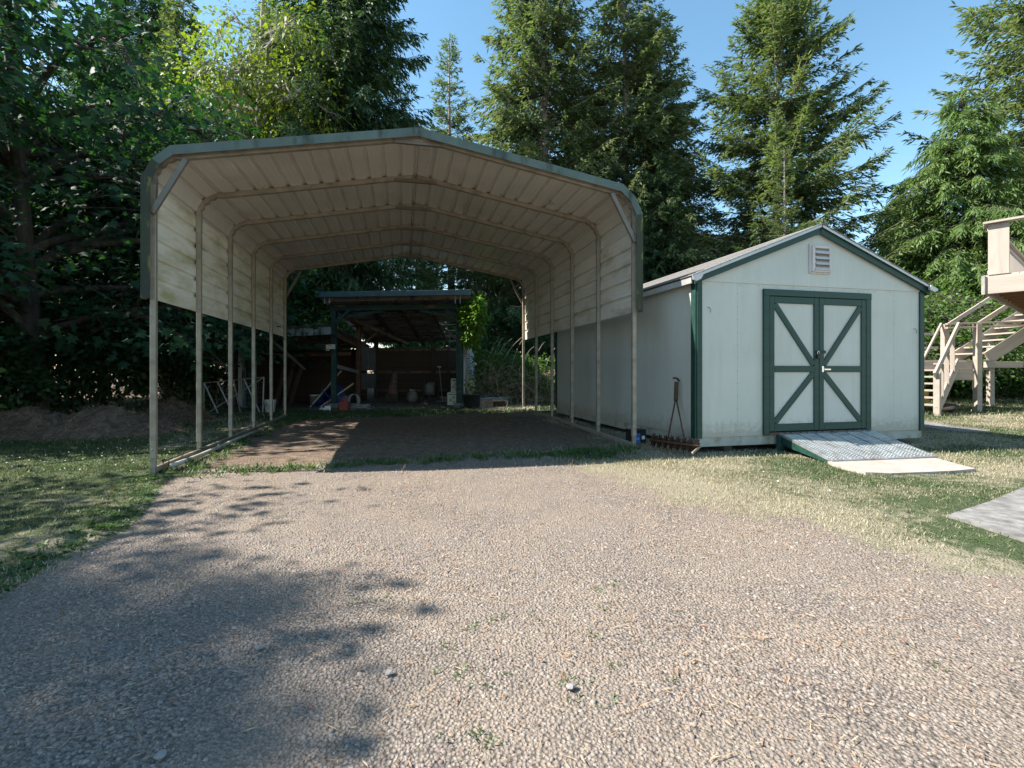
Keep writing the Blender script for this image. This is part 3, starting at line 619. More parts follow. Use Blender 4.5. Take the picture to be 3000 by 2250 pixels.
tube('tray_bar', [ax0 + Vector((-.05, -.14, .02)), ax1 + Vector((-.05, -.12, .02))], .012, M['rust'], aer); beam('side_bar', ax1, ax1 + Vector((-.16, -.17, -.06)), .02, .03, M['tube'], aer)

# ------------------------------------------------------------------ old open barn behind the carport
OX, OY = -5.23, 14.7
BZ = g1(-3.4, 14.9)
barn = thing('pole_barn', 'old open-fronted pole barn with corrugated roof and green posts', 'barn', (-3.4, 14.7, BZ))
XL, XR_, YB = -5.23, -1.50, 19.1
ZF, ZK = 3.30, 2.24                                         # roof underside height front (Y 14.25) and back (19.4)
def rz_(yy, xx=-3.4): return ZF + (ZK - ZF) * (yy - 14.25) / (19.4 - 14.25) + .02 * (xx + 3.4)
def post_(x_, y_, w_, h, mat, zt=None): return box('post', (x_, y_, (BZ + h) / 2), (w_, w_, h - BZ), mat, barn, bev=.006)
post_(XL, 14.72, .14, 3.02, M['greenworn']); post_(XR_, 14.70, .11, 3.06, M['greenworn']); post_(XR_ - .10, 14.78, .09, 3.0, M['greenworn'])
post_(XL + .02, 17.0, .15, rz_(17) - .1, M['redwood']); post_(XL + .05, YB, .15, rz_(YB) - .1, M['darkwood']); post_(XR_ - .05, 17.0, .13, rz_(17) - .1, M['darkwood']); post_(XR_ - .05, YB, .13, rz_(YB) - .1, M['darkwood'])
beam('header_beam', (XL - .05, 14.64, 2.93), (XR_ + .1, 14.64, 2.97), .045, .15, M['greenworn'], barn)
beam('header_beam', (XL + .9, 14.60, 2.945), (XL + 1.75, 14.60, 2.95), .03, .16, M['greenworn'], barn)
for a_, b_ in (((XL + .06, 14.62, 2.5), (XL + .5, 14.62, 2.88)), ((XR_ - .06, 14.62, 2.5), (XR_ - .42, 14.62, 2.88)), ((XL + .15, 14.68, 2.66), (XL + 1.5, 14.68, 2.87)), ((XR_ - .2, 14.68, 2.66), (XR_ - 1.2, 14.68, 2.87))):
    beam('knee_brace', a_, b_, .04, .09, M['greenworn'], barn)
# rafters front to back, purlins across
for xx in (XL, XL + .95, -3.4, XR_ - .95, XR_):
    beam('rafter', (xx, 14.35, rz_(14.35) - .14), (xx, 19.35, rz_(19.35) - .14), .045, .14, M['darkwood'] if xx not in (XL, XR_) else M['oldwood'], barn)
for k, yy in enumerate(np.linspace(14.42, 19.3, 8)):
    beam('purlin', (-5.52, yy, rz_(yy) - .035 - .03), (-1.20, yy, rz_(yy) - .035 + .03), .09, .045, M['oldwood'], barn)
beam('front_purlin', (-5.3, 14.33, 3.135), (-1.18, 14.33, 3.20), .045, .12, M['oldwood'], barn)
for a_, b_ in (((XL + .1, 17.0, 1.95), (XL + .9, 16.9, 2.55)), ((XR_ - .1, 17.0, 1.95), (XR_ - .85, 16.9, 2.55))): beam('knee_brace', a_, b_, .05, .1, M['oldwood'], barn)
beam('loose_rafter', (XL + .25, 15.1, 2.75), (XL + 1.35, 18.4, 2.1), .05, .13, M['oldwood'], barn)
# corrugated roof sheets, each a part
def corr(x0, x1, y0, y1, zf, amp=.011, per=.066, name='roof_sheet', parent=None, mat=None):
    n = int((x1 - x0) / per * 6); xs = np.linspace(x0, x1, n); V = []; F = []
    for xx in xs:
        h = amp * math.sin(2 * math.pi * xx / per)
        for yy in (y0, y1): V.append((xx, yy, zf(yy, xx) + h + .012))
    for i in range(n - 1): F.append((2 * i, 2 * i + 2, 2 * i + 3, 2 * i + 1))
    return put(name, raw(V, F, True), mat or M['corr'], parent)
for k in range(6):
    x0 = -5.58 + k * .74; corr(x0, x0 + .78, 14.2 + .01 * (k % 2), 17.0, lambda a_, b_, k=k: rz_(a_, b_) + .003 * (k % 2), parent=barn)
    if k not in (4,): corr(x0, x0 + .78, 16.85, 19.45, lambda a_, b_, k=k: rz_(a_, b_) - .004 + .003 * (k % 2), parent=barn)
beam('fascia', (-5.57, 14.19, 3.255), (-1.15, 14.19, 3.325), .025, .155, M['fasciamet'], barn)
for xx in (XL - .12, XL + .02, XR_ + .02, XR_ - .12): beam('bracket', (xx, 14.3, 3.02), (xx, 14.32, 3.26), .03, .05, M['greywood'], barn)
# back wall boards and rails
rb = random.Random(3); xx = XL + .1
while xx < XR_ - .1:
    w_ = rb.uniform(.22, .32); w_ = min(w_, XR_ - xx); box('wall_board', (xx + w_ / 2 - .004, YB + .05, (BZ + .05 + 1.98) / 2 + rb.uniform(-.01, .01)), (w_ - .002, .022, 1.93 - BZ - rb.uniform(0, .05)), M['darkwood'], barn, bev=.002); xx += w_
for zz in (1.9, 1.05, .35): beam('wall_rail', (XL + .1, YB, zz), (XR_ - .1, YB, zz), .045, .10, M['oldwood'], barn)
for xx in (-3.05, -2.4): beam('wall_stud', (xx, YB - .01, BZ), (xx, YB - .01, 2.1), .07, .05, M['darkwood'], barn)
# side walls
for a_, b_, mat in ((17.08, 18.0, M['panelgrey']), (18.05, 19.0, M['panelgrey'])):
    for z0, z1 in ((.45, 1.0), (1.1, 1.95)): box('wall_panel', (XL + .05, (a_ + b_) / 2, (z0 + z1) / 2), (.02, b_ - a_, z1 - z0), mat, barn)
beam('wall_rail', (XL + .02, 15.2 - .4, 1.24), (XL + .02, 17.0, 1.05), .03, .11, M['greywood'], barn)
for k in range(9): box('side_board', (XR_ + .055, 14.95 + k * .47 + .235, (BZ + 2.3 - k * .07) / 2 + .02), (.022, .462, 2.2 - BZ - k * .07), M['whitewall'], barn, bev=.002)
box('wall_board', (XR_ + .02, 14.72, 1.4), (.10, .02, 2.5), M['greenworn'], barn)
for xx in (XL, XR_ - .02): box('pier_block', (xx, 14.7, BZ + .03), (.32, .28, .14), M['concrete_grey'], barn, bev=.02)
# camera notice
sg = thing('notice_sign', 'small white camera notice screwed to the green barn post', 'sign', (-5.29, 14.60, 1.80))
def sgn(name, me, mat, par, dx, dz, dy): return put(name, me, mat, par, T(-5.29 + dx, 14.595 - dy, 1.80 + dz) @ RX(math.pi / 2))
put('plate', boxm(.27, .008, .135, .002), M['paper'], sg, T(-5.29, 14.60, 1.80))
sgn('lettering', textm('SMILE', .062), M['ink'], sg, 0, .025, .0); sgn('lettering', textm("YOU'RE ON CAMERA", .030), M['ink'], sg, 0, -.035, .0)

# lean-to on the left
LZ = g1(-7, 14.9)
lean = thing('lean_to', 'low open lean-to with peeling blue fascia attached to the barn', 'lean-to', (-7, 14.9, LZ))
def lz_(yy, xx): return 2.36 - .105 * (yy - 14.2) + .055 * (xx + 5.15)
p = [(-8.62, 14.2), (-5.12, 14.2), (-5.12, 18.3), (-8.62, 18.3)]
for k in range(5):
    x0 = -8.72 + k * .72; corr(x0, x0 + .75, 14.12, 18.3, lambda a_, b_, k=k: lz_(a_, b_) + .02 + .003 * (k % 2) + .015 * math.sin(k * 2.3), parent=lean)
beam('fascia', (-8.55, 14.2, lz_(14.2, -8.55) - .11), (-5.14, 14.2, lz_(14.2, -5.14) - .12), .03, .22, M['peel'], lean)
beam('end_fascia', (-5.12, 14.2, lz_(14.2, -5.12) - .12), (-5.12, 14.55, lz_(14.55, -5.12) - .12), .03, .22, M['greenworn'], lean)
for k, yy in enumerate(np.linspace(14.5, 18.2, 7)): beam('purlin', (-8.5, yy, lz_(yy, -8.5) - .05), (-5.2, yy, lz_(yy, -5.2) - .05), .09, .04, M['redwood'], lean)
for xx in (-8.3, -6.8, -5.2): beam('rafter', (xx, 14.25, lz_(14.25, xx) - .14), (xx, 18.2, lz_(18.2, xx) - .14), .04, .13, M['redwood'], lean)
beam('header_beam', (-7.9, 14.9, 1.80), (-5.2, 14.9, 1.81), .05, .155, M['green'], lean); beam('inner_beam', (-7.2, 16.2, 1.50 + .1), (-5.2, 16.2, 1.55 + .1), .05, .11, M['redwood'], lean)
for xx, w_, mat in ((-7.98, .07, M['peel']), (-7.78, .13, M['greenworn'])): box('post', (xx, 14.9, (LZ + 2.0) / 2), (w_, .11, 2.0 - LZ), mat, lean)
box('white_board', (-8.10, 15.0, (LZ + 1.85) / 2), (.20, .022, 1.8 - LZ), M['whitewall'], lean); box('white_board', (-7.66, 14.95, (LZ + 1.72) / 2), (.045, .02, 1.7 - LZ), M['whitewall'], lean)
for k in range(12): box('wall_board', (-8.25 + k * .26, 18.2, (LZ + 1.85) / 2), (.2585, .022, 1.85 - LZ), M['darkwood'], lean, bev=.002)
for k in range(12): box('wall_board', (-8.35, 15.2 + k * .26, (LZ + 1.85) / 2), (.022, .2585, 1.85 - LZ), M['darkwood'], lean, bev=.002)
for k in range(3): beam('stored_plank', (-7.5 + k * .22, 15.9, LZ), (-7.45 + k * .25, 16.5, 1.5 - k * .15), .14, .025, M['darkwood'], lean)

# wheelbarrow upended behind the green post
wb = thing('wheelbarrow', 'upended blue wheelbarrow with wooden handles behind the green barn post', 'wheelbarrow', (-5.6, 15.2, g1(-5.6, 15.2)))
h0a, h0b = at(908, 1193, 15.1), at(1000, 1086, 15.35); h1a, h1b = at(922, 1204, 14.95), at(1036, 1123, 15.15)
beam('handle', h0a, h0b, .035, .045, M['handle'], wb); beam('handle', h1a, h1b, .035, .045, M['handle'], wb)
ua = ((h0b - h0a).normalized() + (h1b - h1a).normalized()).normalized(); mid0 = (h0a + h1a) / 2
ub = (h0a.lerp(h0b, .5) - h1a.lerp(h1b, .5)).normalized(); ub = (ub - ua * ub.dot(ua)).normalized(); un = ua.cross(ub).normalized()
if un.y < 0: un = -un
def wp(a_, b_, c_): return mid0 + ua * a_ + ub * b_ + un * c_
rings = []
for c_, s_ in ((.03, .62), (.05, .70), (.20, .92), (.30, 1.02), (.305, 1.07), (.29, 1.07)):
    ring = []
    for k in range(20):
        q = 2 * math.pi * k / 20; ca, sa = math.cos(q), math.sin(q); e = .45
        ring.append(wp(.50 + (abs(ca) ** e * (1 if ca > 0 else -1)) * .46 * s_ , -.02 + (abs(sa) ** e * (1 if sa > 0 else -1)) * .36 * s_, c_))
    rings.append(ring)
V = [p for r_ in rings for p in r_]; F = [tuple(range(20))]
for i in range(len(rings) - 1):
    for k in range(20): F.append((i * 20 + k, i * 20 + (k + 1) % 20, (i + 1) * 20 + (k + 1) % 20, (i + 1) * 20 + k))
put('tray', raw(V, F, True), M['blue'], wb)
for t_ in (.06, .42, .72): beam('cross_brace', h0a.lerp(h0b, t_) - un * .01, h1a.lerp(h1b, t_ * 1.02) - un * .01, .03, .05, M['blue'], wb)
for s_ in (-1, 1): tube('leg', [wp(.72, s_ * .2, -.02), wp(.70, s_ * .22, -.2), wp(.5, s_ * .2, -.03)], .012, M['blue'], wb)
wM = T(*wp(-.06, 0, .06)) @ ub.to_track_quat('Z', 'Y').to_matrix().to_4x4()
wh = put('wheel', lathem([(.05, -.03), (.13, -.035), (.155, -.02), (.155, .02), (.13, .035), (.05, .03)], 24), M['rubber'], wb, wM); put('wheel_hub', lathem([(.045, -.04), (.045, .04)], 12), M['blue'], wh, wM)

def lathe_thing(name, label, cat, loc, prof, mat, part, n=20): t = thing(name, label, cat, loc); put(part, lathem(prof, n), mat, t, T(*loc)); return t
p = gp(791, 1207); bk = lathe_thing('bucket', 'white plastic bucket beside the leaning wire gate', 'bucket', p, [(.115, 0), (.12, .01), (.145, .30), (.155, .30), (.155, .325), (.148, .33), (.14, .30), (.11, .02)], M['bucket'], 'pail')
for zz in (.22, .26): put('rim_band', lathem([(.138 + zz * .03, zz), (.147 + zz * .03, zz + .005), (.147 + zz * .03, zz + .015), (.14 + zz * .03, zz + .02)], 20), M['bucket'], bk, T(*p))
put('bail', tubem([p + Vector((.15 * math.cos(a_), -.05 - .10 * math.sin(a_), .29 - .12 * math.sin(a_))) for a_ in np.linspace(0, math.pi, 9)], .004, 6), M['chrome'], bk)
p = Vector((-6.2, 15.7, g1(-6, 15.7))); b2 = lathe_thing('paint_pail', 'grey pail standing in the dark behind the upended wheelbarrow', 'pail', p, [(.125, 0), (.14, .30), (.15, .31), (.15, .33), (.13, .32)], M['tank'], 'pail'); put('rim', lathem([(.148, .30), (.155, .31), (.155, .33), (.148, .335)], 20), M['bucket'], b2, T(*p))
# leaning wire gate
gt = thing('wire_gate', 'weathered white garden gate with wire mesh leaning by the lean-to', 'gate', (-7.5, 13.7, g1(-7.5, 13.7)))
A, B, D, E_ = at(597, 1212, 13.35), at(770, 1208, 13.65), at(773, 1105, 14.0), at(598, 1122, 13.6)
for p0, p1, m_ in ((A, B, 'greywood'), (B, D, 'whitewall'), (D, E_, 'greywood'), (E_, A, 'greywood'), (A.lerp(B, .05), D, 'greywood'), (E_, A.lerp(B, .24), 'whitewall'), (E_.lerp(D, .22), A.lerp(B, .48), 'whitewall'), (E_.lerp(D, .48), A.lerp(B, .62), 'greywood'), (E_.lerp(D, .66), B.lerp(A, .05), 'whitewall')): beam('slat', p0, p1, .02, .05, M[m_], gt, up=(0, -1, .2))
for k in range(1, 10): a_ = k / 10; tube('wire', [A.lerp(B, a_) + Vector((0, .02, 0)), E_.lerp(D, a_) + Vector((0, .02, 0))], .0035, M['bolt'], gt, 4)
for k in range(1, 7): a_ = k / 7; tube('wire', [A.lerp(E_, a_) + Vector((0, .024, 0)), B.lerp(D, a_) + Vector((0, .024, 0))], .0035, M['bolt'], gt, 4)
# red fuel can
p = gp(1008, 1204); rc = thing('fuel_can', 'dull red plastic fuel can beside the barn post', 'fuel can', p); FR.append(absM[rc])
box('can_body', (0, 0, .13), (.26, .17, .26), M['red'], rc, bev=.03); put('spout', tubem([(-.05, 0, .25), (-.05, 0, .30), (-.09, 0, .34)], [.03, .026, .018], 10), M['red'], rc); put('carry_handle', tubem([(-.02, 0, .25), (.0, 0, .31), (.07, 0, .31), (.10, 0, .25)], .013, 8), M['red'], rc); put('can_rib', boxm(.262, .172, .012, .002), M['red'], rc, T(0, 0, .14)); FR.pop()
# cable coil
p = gp(1042, 1203); co = thing('cable_coil', 'loose coil of pale cable lying next to the red fuel can', 'cable', p); rb = random.Random(5)
for k in range(9):
    pts = []
    for q in range(25):
        a_ = 2 * math.pi * q / 24; r_ = .22 + .07 * math.sin(k * 1.7) + .02 * math.sin(3 * a_ + k); pts.append(p + Vector((r_ * 1.25 * math.cos(a_) + .03 * math.sin(k * 2.1), .17 * math.sin(a_) + .3, .02 + .012 * k + .05 * abs(math.sin(a_ * 1.5 + k * .6)))))
    put('loop', tubem(pts, .005, 5), M['rope'], co)
for k in range(8):
    q0 = p + Vector((-.22, .45, .05)); pts = [q0 + Vector((.13 * math.cos(a_) * (1 + .1 * k / 8) + .015 * k, -.02 * k, .20 + .18 * math.sin(a_))) for a_ in np.linspace(-.6, 3.4, 16)]; put('loop', tubem(pts, .005, 5), M['rope'], co)
# small white box and rag, pale block
p = gp(960, 1202); t = thing('paper_box', 'crumpled white box lying against the barn post footing', 'box', p); FR.append(absM[t]); box('carton', (0, 0, .06), (.16, .12, .13), M['paper'], t, rz=.3); box('flap', (-.10, -.04, .03), (.10, .09, .012), M['paper'], t, rz=.8, bev=.003); put('rag', tubem([(-.22, -.02, .02), (-.14, -.06, .05), (-.05, -.09, .03), (.02, -.1, .05)], [.02, .045, .04, .02], 8), M['paper'], t); FR.pop()
p = Vector((-5.0, 15.05, g1(-5, 15))); t = thing('foam_block', 'pinkish block standing behind the green barn post', 'block', p); FR.append(absM[t]); box('block_body', (0, 0, .17), (.16, .14, .30), M['clay'], t, rz=.2, bev=.02); box('block_base', (0, 0, .02), (.2, .18, .04), M['panelgrey'], t); FR.pop()
# inside the barn
p = Vector((-4.05, 17.0, g1(-4, 17))); t = thing('clay_stack', 'tapering stack of dull pink clay pieces on a dark crate in the barn', 'clay stack', p); FR.append(absM[t])
box('crate', (0, 0, .13), (.42, .36, .26), M['skid'], t)
for k, (r_, h, zz) in enumerate(((.17, .24, .26), (.14, .22, .46), (.115, .20, .64), (.09, .17, .80))): put('clay_pot', lathem([(r_ * 1.12, 0), (r_ * 1.15, .03), (r_, .04), (r_ * .75, h), (r_ * .3, h + .01)], 18), M['clay'], t, T(.02 * k, 0, zz))
FR.pop()
p = Vector((-3.3, 16.6, g1(-3.3, 16.6))); t = thing('propane_tank', 'squat pale propane tank standing on the dirt floor of the barn', 'propane tank', p); put('cylinder', lathem([(.12, 0), (.12, .03), (.17, .06), (.185, .12), (.185, .24), (.16, .31), (.08, .35), (.04, .36)], 22), M['tank'], t, T(*p)); put('collar', lathem([(.10, .34), (.105, .42), (.095, .42), (.09, .35)], 18), M['tank'], t, T(*p)); put('valve', lathem([(.02, .35), (.03, .39), (.02, .42)], 10), M['chrome'], t, T(*p))
p = Vector((-2.75, 16.9, g1(-2.7, 16.9))); t = thing('cable_drum', 'pale cable drum held between dark end discs inside the barn', 'cable drum', p); Mx = T(p.x, p.y, p.z + .42) @ RY(math.pi / 2)
put('drum', lathem([(.22, -.17), (.23, 0), (.22, .17)], 24), M['tank'], t, Mx)
for s_ in (-1, 1): put('end_disc', lathem([(.33, s_ * .18 - .012), (.33, s_ * .18 + .012)], 26), M['skid'], t, Mx); beam('stand_leg', p + Vector((s_ * .26, 0, 0)), p + Vector((s_ * .26, 0, .45)), .06, .06, M['skid'], t)
p0, p1 = at(1296, 1176, 16.6), at(1287, 1075, 17.2); t = thing('snow_shovel', 'long-handled shovel leaning upright inside the open barn', 'shovel', p0); tube('shaft', [p0 + Vector((0, 0, .02)), p1], .014, M['greywood'], t); put('blade', prismm([(-.18, 0), (.2, 0), (.2, .03), (-.18, .03)], .3), M['panelgrey'], t, T(p0.x, p0.y - .15, g1(p0.x, p0.y) + .01)); put('grip', lathem([(.02, -.06), (.03, 0), (.02, .06)], 10), M['bucket'], t, T(*p1) @ RY(math.pi / 2))
for nm, px0, px1, y0, y1, Yd, lab in (('archery_target', 1310, 1340, 1150, 1188, 15.0, 'pale archery target block with black diamonds, lower of the pair'), ('archery_target', 1321, 1345, 1109, 1149, 15.25, 'pale archery target block with black diamonds, perched above another')):
    c0, c1 = at(px0, y1, Yd), at(px1, y0, Yd); zb0 = min(c0.z, c1.z) if y0 < 1140 else g1(c0.x, Yd); t = thing(nm, lab, 'archery target', (c0.x, Yd, zb0)); wd, hh = c1.x - c0.x, c1.z - zb0
    put('foam_block', boxm(wd, .3, hh, .012), M['target'], t, T((c0.x + c1.x) / 2, Yd + .15, zb0 + hh / 2))
    for k, (fx, fz) in enumerate(((.62, .62), (.35, .40), (.66, .22))):
        ce = Vector((c0.x + wd * fx, Yd - .003, zb0 + hh * fz)); ro = .05
        put('diamond', raw([(ce.x + ro * a_ * f_, ce.y, ce.z + ro * b_ * f_) for f_ in (1, .55) for a_, b_ in ((0, 1), (1, 0), (0, -1), (-1, 0))], [(0, 1, 5, 4), (1, 2, 6, 5), (2, 3, 7, 6), (3, 0, 4, 7)]), M['ink'], t)
    box('print_line', (c0.x + wd * .5, Yd - .003, zb0 + hh * .86), (wd * .7, .003, .025), M['ink'], t, bev=0)
    if y0 < 1140: box('shelf', (c0.x + wd * .5, Yd + .15, zb0 - .012), (wd + .1, .32, .022), M['oldwood'], t)
p = gp(1298, 1196); t = thing('toy_disc', 'small teal and orange toy lying on the grass edge', 'toy', p); put('disc', lathem([(.02, 0), (.055, .012), (.06, .03), (.03, .045)], 18), M['teal'], t, T(*p)); put('cap', lathem([(.028, .044), (.02, .052)], 12), M['red'], t, T(*p))

# ------------------------------------------------------------------ foliage generators (numpy)
def blades(P, D, N, L, W, rnd, shape='diamond'):
    """leaf-like diamonds: base P, direction D, normal N, length L, width W"""
    D = D / np.linalg.norm(D, axis=1, keepdims=True); S_ = np.cross(D, N); S_ /= np.linalg.norm(S_, axis=1, keepdims=True) + 1e-9
    L = np.asarray(L).reshape(-1, 1); W = np.asarray(W).reshape(-1, 1); mid_ = P + D * L * .45
    Nn = np.cross(S_, D)
    V = np.stack([P, mid_ + S_ * W * .5 + Nn * W * .12, P + D * L, mid_ - S_ * W * .5 + Nn * W * .12], 1).reshape(-1, 3)
    n = len(P); F = np.arange(4 * n).reshape(n, 4); return V, F, np.repeat(rnd, 4)
def tubes(paths, radii, k=4):
    """paths (n,m,3), radii (n,m)"""
    n, m_, _ = paths.shape; t = np.gradient(paths, axis=1); t /= np.linalg.norm(t, axis=2, keepdims=True) + 1e-9
    ref = np.where(np.abs(t[..., 2:3]) > .9, np.array([1., 0, 0]), np.array([0, 0, 1.])); a_ = np.cross(t, ref); a_ /= np.linalg.norm(a_, axis=2, keepdims=True) + 1e-9; b_ = np.cross(t, a_)
    q = np.arange(k) * 2 * np.pi / k
    V = paths[:, :, None] + (a_[:, :, None] * np.cos(q)[None, None, :, None] + b_[:, :, None] * np.sin(q)[None, None, :, None]) * radii[:, :, None, None]
    base = (np.arange(n)[:, None, None] * m_ + np.arange(m_ - 1)[None, :, None]) * k; kk = np.arange(k)[None, None]; k2 = (kk + 1) % k
    F = np.stack([base + kk, base + k2, base + k + k2, base + k + kk], -1).reshape(-1, 4); return V.reshape(-1, 3), F
def unit(v): return v / (np.linalg.norm(v, axis=-1, keepdims=True) + 1e-9)

def conifer(seed, H, Rb, nb=170, base=.12, e_lo=-.15, e_hi=.55, droop=.35, up=.18, tw=.14, bl=.20, bw=.045, dens=1.0, hang=.25, irregular=.3, mat='fir', name='fir_tree', bark='bark', pw=.85, cones=0):
    r = np.random.default_rng(seed)
    e = thing(name, name.replace('_', ' '), 'tree')
    hh = np.linspace(0, 1, 14); bend = np.stack([.10 * np.sin(hh * 3 + seed), .10 * np.cos(hh * 2.3 + seed) - .1, hh * H], 1)
    rad = (H * .0135) * (1 - hh * .97) + .01
    V, F = tubes(bend[None], rad[None], 8); put('trunk', npmesh(V, F, True), M[bark], e)
    h = base + (1 - base) * (np.sort(r.random(nb)) ** .92); h = np.clip(h, 0, .985)
    az = r.random(nb) * 6.283 + np.arange(nb) * 2.4
    env = np.clip((1 - h) * 1.0, 0, 1) ** pw * np.clip(.45 + (h - base) * 3.2, 0, 1)
    Lb = Rb * env * (1 - irregular + 2 * irregular * r.random(nb)) + .18
    el = e_lo + (e_hi - e_lo) * h + (r.random(nb) - .5) * .25
    d0 = np.stack([np.cos(az), np.sin(az), np.zeros(nb)], 1); tz = np.array([0, 0, 1.])
    org = np.stack([np.interp(h, hh, bend[:, 0]), np.interp(h, hh, bend[:, 1]), h * H], 1)
    def bp(i, t):
        L_ = Lb[i][:, None]; t = t[:, None]
        return org[i] + d0[i] * L_ * t + tz * L_ * (np.tan(el[i])[:, None] * t - droop * t ** 2 + up * t ** 3.2)
    ts = np.linspace(0, 1, 6); idx = np.repeat(np.arange(nb), 6); pts = bp(idx, np.tile(ts, nb)).reshape(nb, 6, 3)
    rr = (.008 + Lb[:, None] * .009) * (1 - ts[None] * .85); V, F = tubes(pts, rr, 3); tag(put('limbs', npmesh(V, F, True), M[bark], e), kind='stuff')
    # twigs
    ntw = np.maximum(4, (Lb / tw * dens).astype(int)); bi = np.repeat(np.arange(nb), ntw); n = len(bi)
    t = .12 + .88 * r.random(n) ** .8; p0 = bp(bi, t); p1 = bp(bi, np.minimum(t + .03, 1.03)); fw = unit(p1 - p0)
    side = np.cross(fw, tz); side = unit(side) * np.where(r.random(n) < .5, -1, 1)[:, None]
    L2 = (.16 + .30 * Lb[bi] * (1.05 - t)) * (.6 + .8 * r.random(n)); L2 = np.clip(L2, .12, .9)
    td = unit(fw * (.45 + .35 * r.random((n, 1))) + side * (.75 * np.clip(1.15 - t[:, None], .25, 1)) + tz * (-hang + (r.random((n, 1)) - .5) * .5))
    nbld = np.clip((L2 / bl * 3.2).astype(int), 3, 12); wi = np.repeat(np.arange(n), nbld); k = len(wi)
    s_ = r.random(k); P = p0[wi] + td[wi] * (L2[wi] * s_)[:, None] - tz * (hang * .8 * L2[wi] * s_ ** 2)[:, None]
    D = unit(td[wi] * .8 + unit(np.cross(td[wi], tz) + 1e-6) * (r.random((k, 1)) - .5) * 1.7 + tz * ((r.random((k, 1)) - .55) * .9 - hang * .5))
    Nn = unit(tz + r.normal(size=(k, 3)) * .55); Lb_ = bl * (.6 + .8 * r.random(k)); W_ = bw * (.7 + .7 * r.random(k))
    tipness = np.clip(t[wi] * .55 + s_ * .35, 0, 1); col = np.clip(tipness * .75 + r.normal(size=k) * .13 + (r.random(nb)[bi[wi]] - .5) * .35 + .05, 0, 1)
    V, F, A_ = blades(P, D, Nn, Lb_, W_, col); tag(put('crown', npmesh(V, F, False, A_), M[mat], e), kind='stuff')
    if cones:
        ci = r.integers(0, n, cones); P = p0[ci] - tz * .05; D = np.tile([0, 0, -1.], (cones, 1)) + r.normal(size=(cones, 3)) * .2
        V, F, A_ = blades(P, D, unit(r.normal(size=(cones, 3))), np.full(cones, .11), np.full(cones, .05), np.zeros(cones)); tag(put('cones', npmesh(V, F), M['cone'], e), kind='stuff')
    return e

def lobes(seed, n, c, rad, zmin=-1): 
    r = np.random.default_rng(seed); v = r.normal(size=(n, 3)); v = unit(v) * (r.random((n, 1)) ** .4); return np.array(c) + v * np.array(rad)
def leafcloud(seed, clumps, crad, per, L, W, mat, name, label, cat='bush', loc=None, droop=.35, stems=None, group=None, stemr=.02, outward=True, stemmat='bark', up=.6):
    """clumps (n,3) world coordinates relative to loc"""
    r = np.random.default_rng(seed); n = len(clumps); e = thing(name, label, cat, loc or (0, 0, 0), 0, group); l0 = np.array(loc or (0, 0, 0))
    c = np.repeat(clumps, per, 0); k = len(c); v = unit(r.normal(size=(k, 3))) * (r.random((k, 1)) ** .5) * crad; v[:, 2] *= .7; P = c + v
    ctr = clumps.mean(0); out = unit(P - ctr); D = unit(unit(v) * .8 + out * .5 + np.array([0, 0, -droop]) + r.normal(size=(k, 3)) * .35)
    Nn = unit(np.array([0, 0, up]) + out * .5 + r.normal(size=(k, 3)) * .45)
    cl = np.repeat(r.random(n), per); col = np.clip(.5 + (cl - .5) * .6 + r.normal(size=k) * .16, 0, 1)
    V, F, A_ = blades(P, D, Nn, L * (.6 + .8 * r.random(k)), W * (.6 + .8 * r.random(k)), col); put('foliage', npmesh(V, F, False, A_), M[mat], e)
    if stems:
        idx = r.integers(0, n, stems); root = l0 + np.stack([(r.random(stems) - .5) * np.ptp(clumps[:, 0]) * .35, (r.random(stems) - .5) * np.ptp(clumps[:, 1]) * .35, np.zeros(stems)], 1) + np.array([ctr[0] - l0[0], ctr[1] - l0[1], 0]) * .8
        tt = np.linspace(0, 1, 6)[None, :, None]; pth = root[:, None] * (1 - tt) + clumps[idx][:, None] * tt + np.array([0, 0, 1.]) * (np.sin(tt * 3.14) * .25); rr = stemr * (1.1 - tt[..., 0]) * np.ones((stems, 1)) + .003
        V, F = tubes(pth, rr, 4); put('stems', npmesh(V, F, True), M[stemmat], e)
    return e

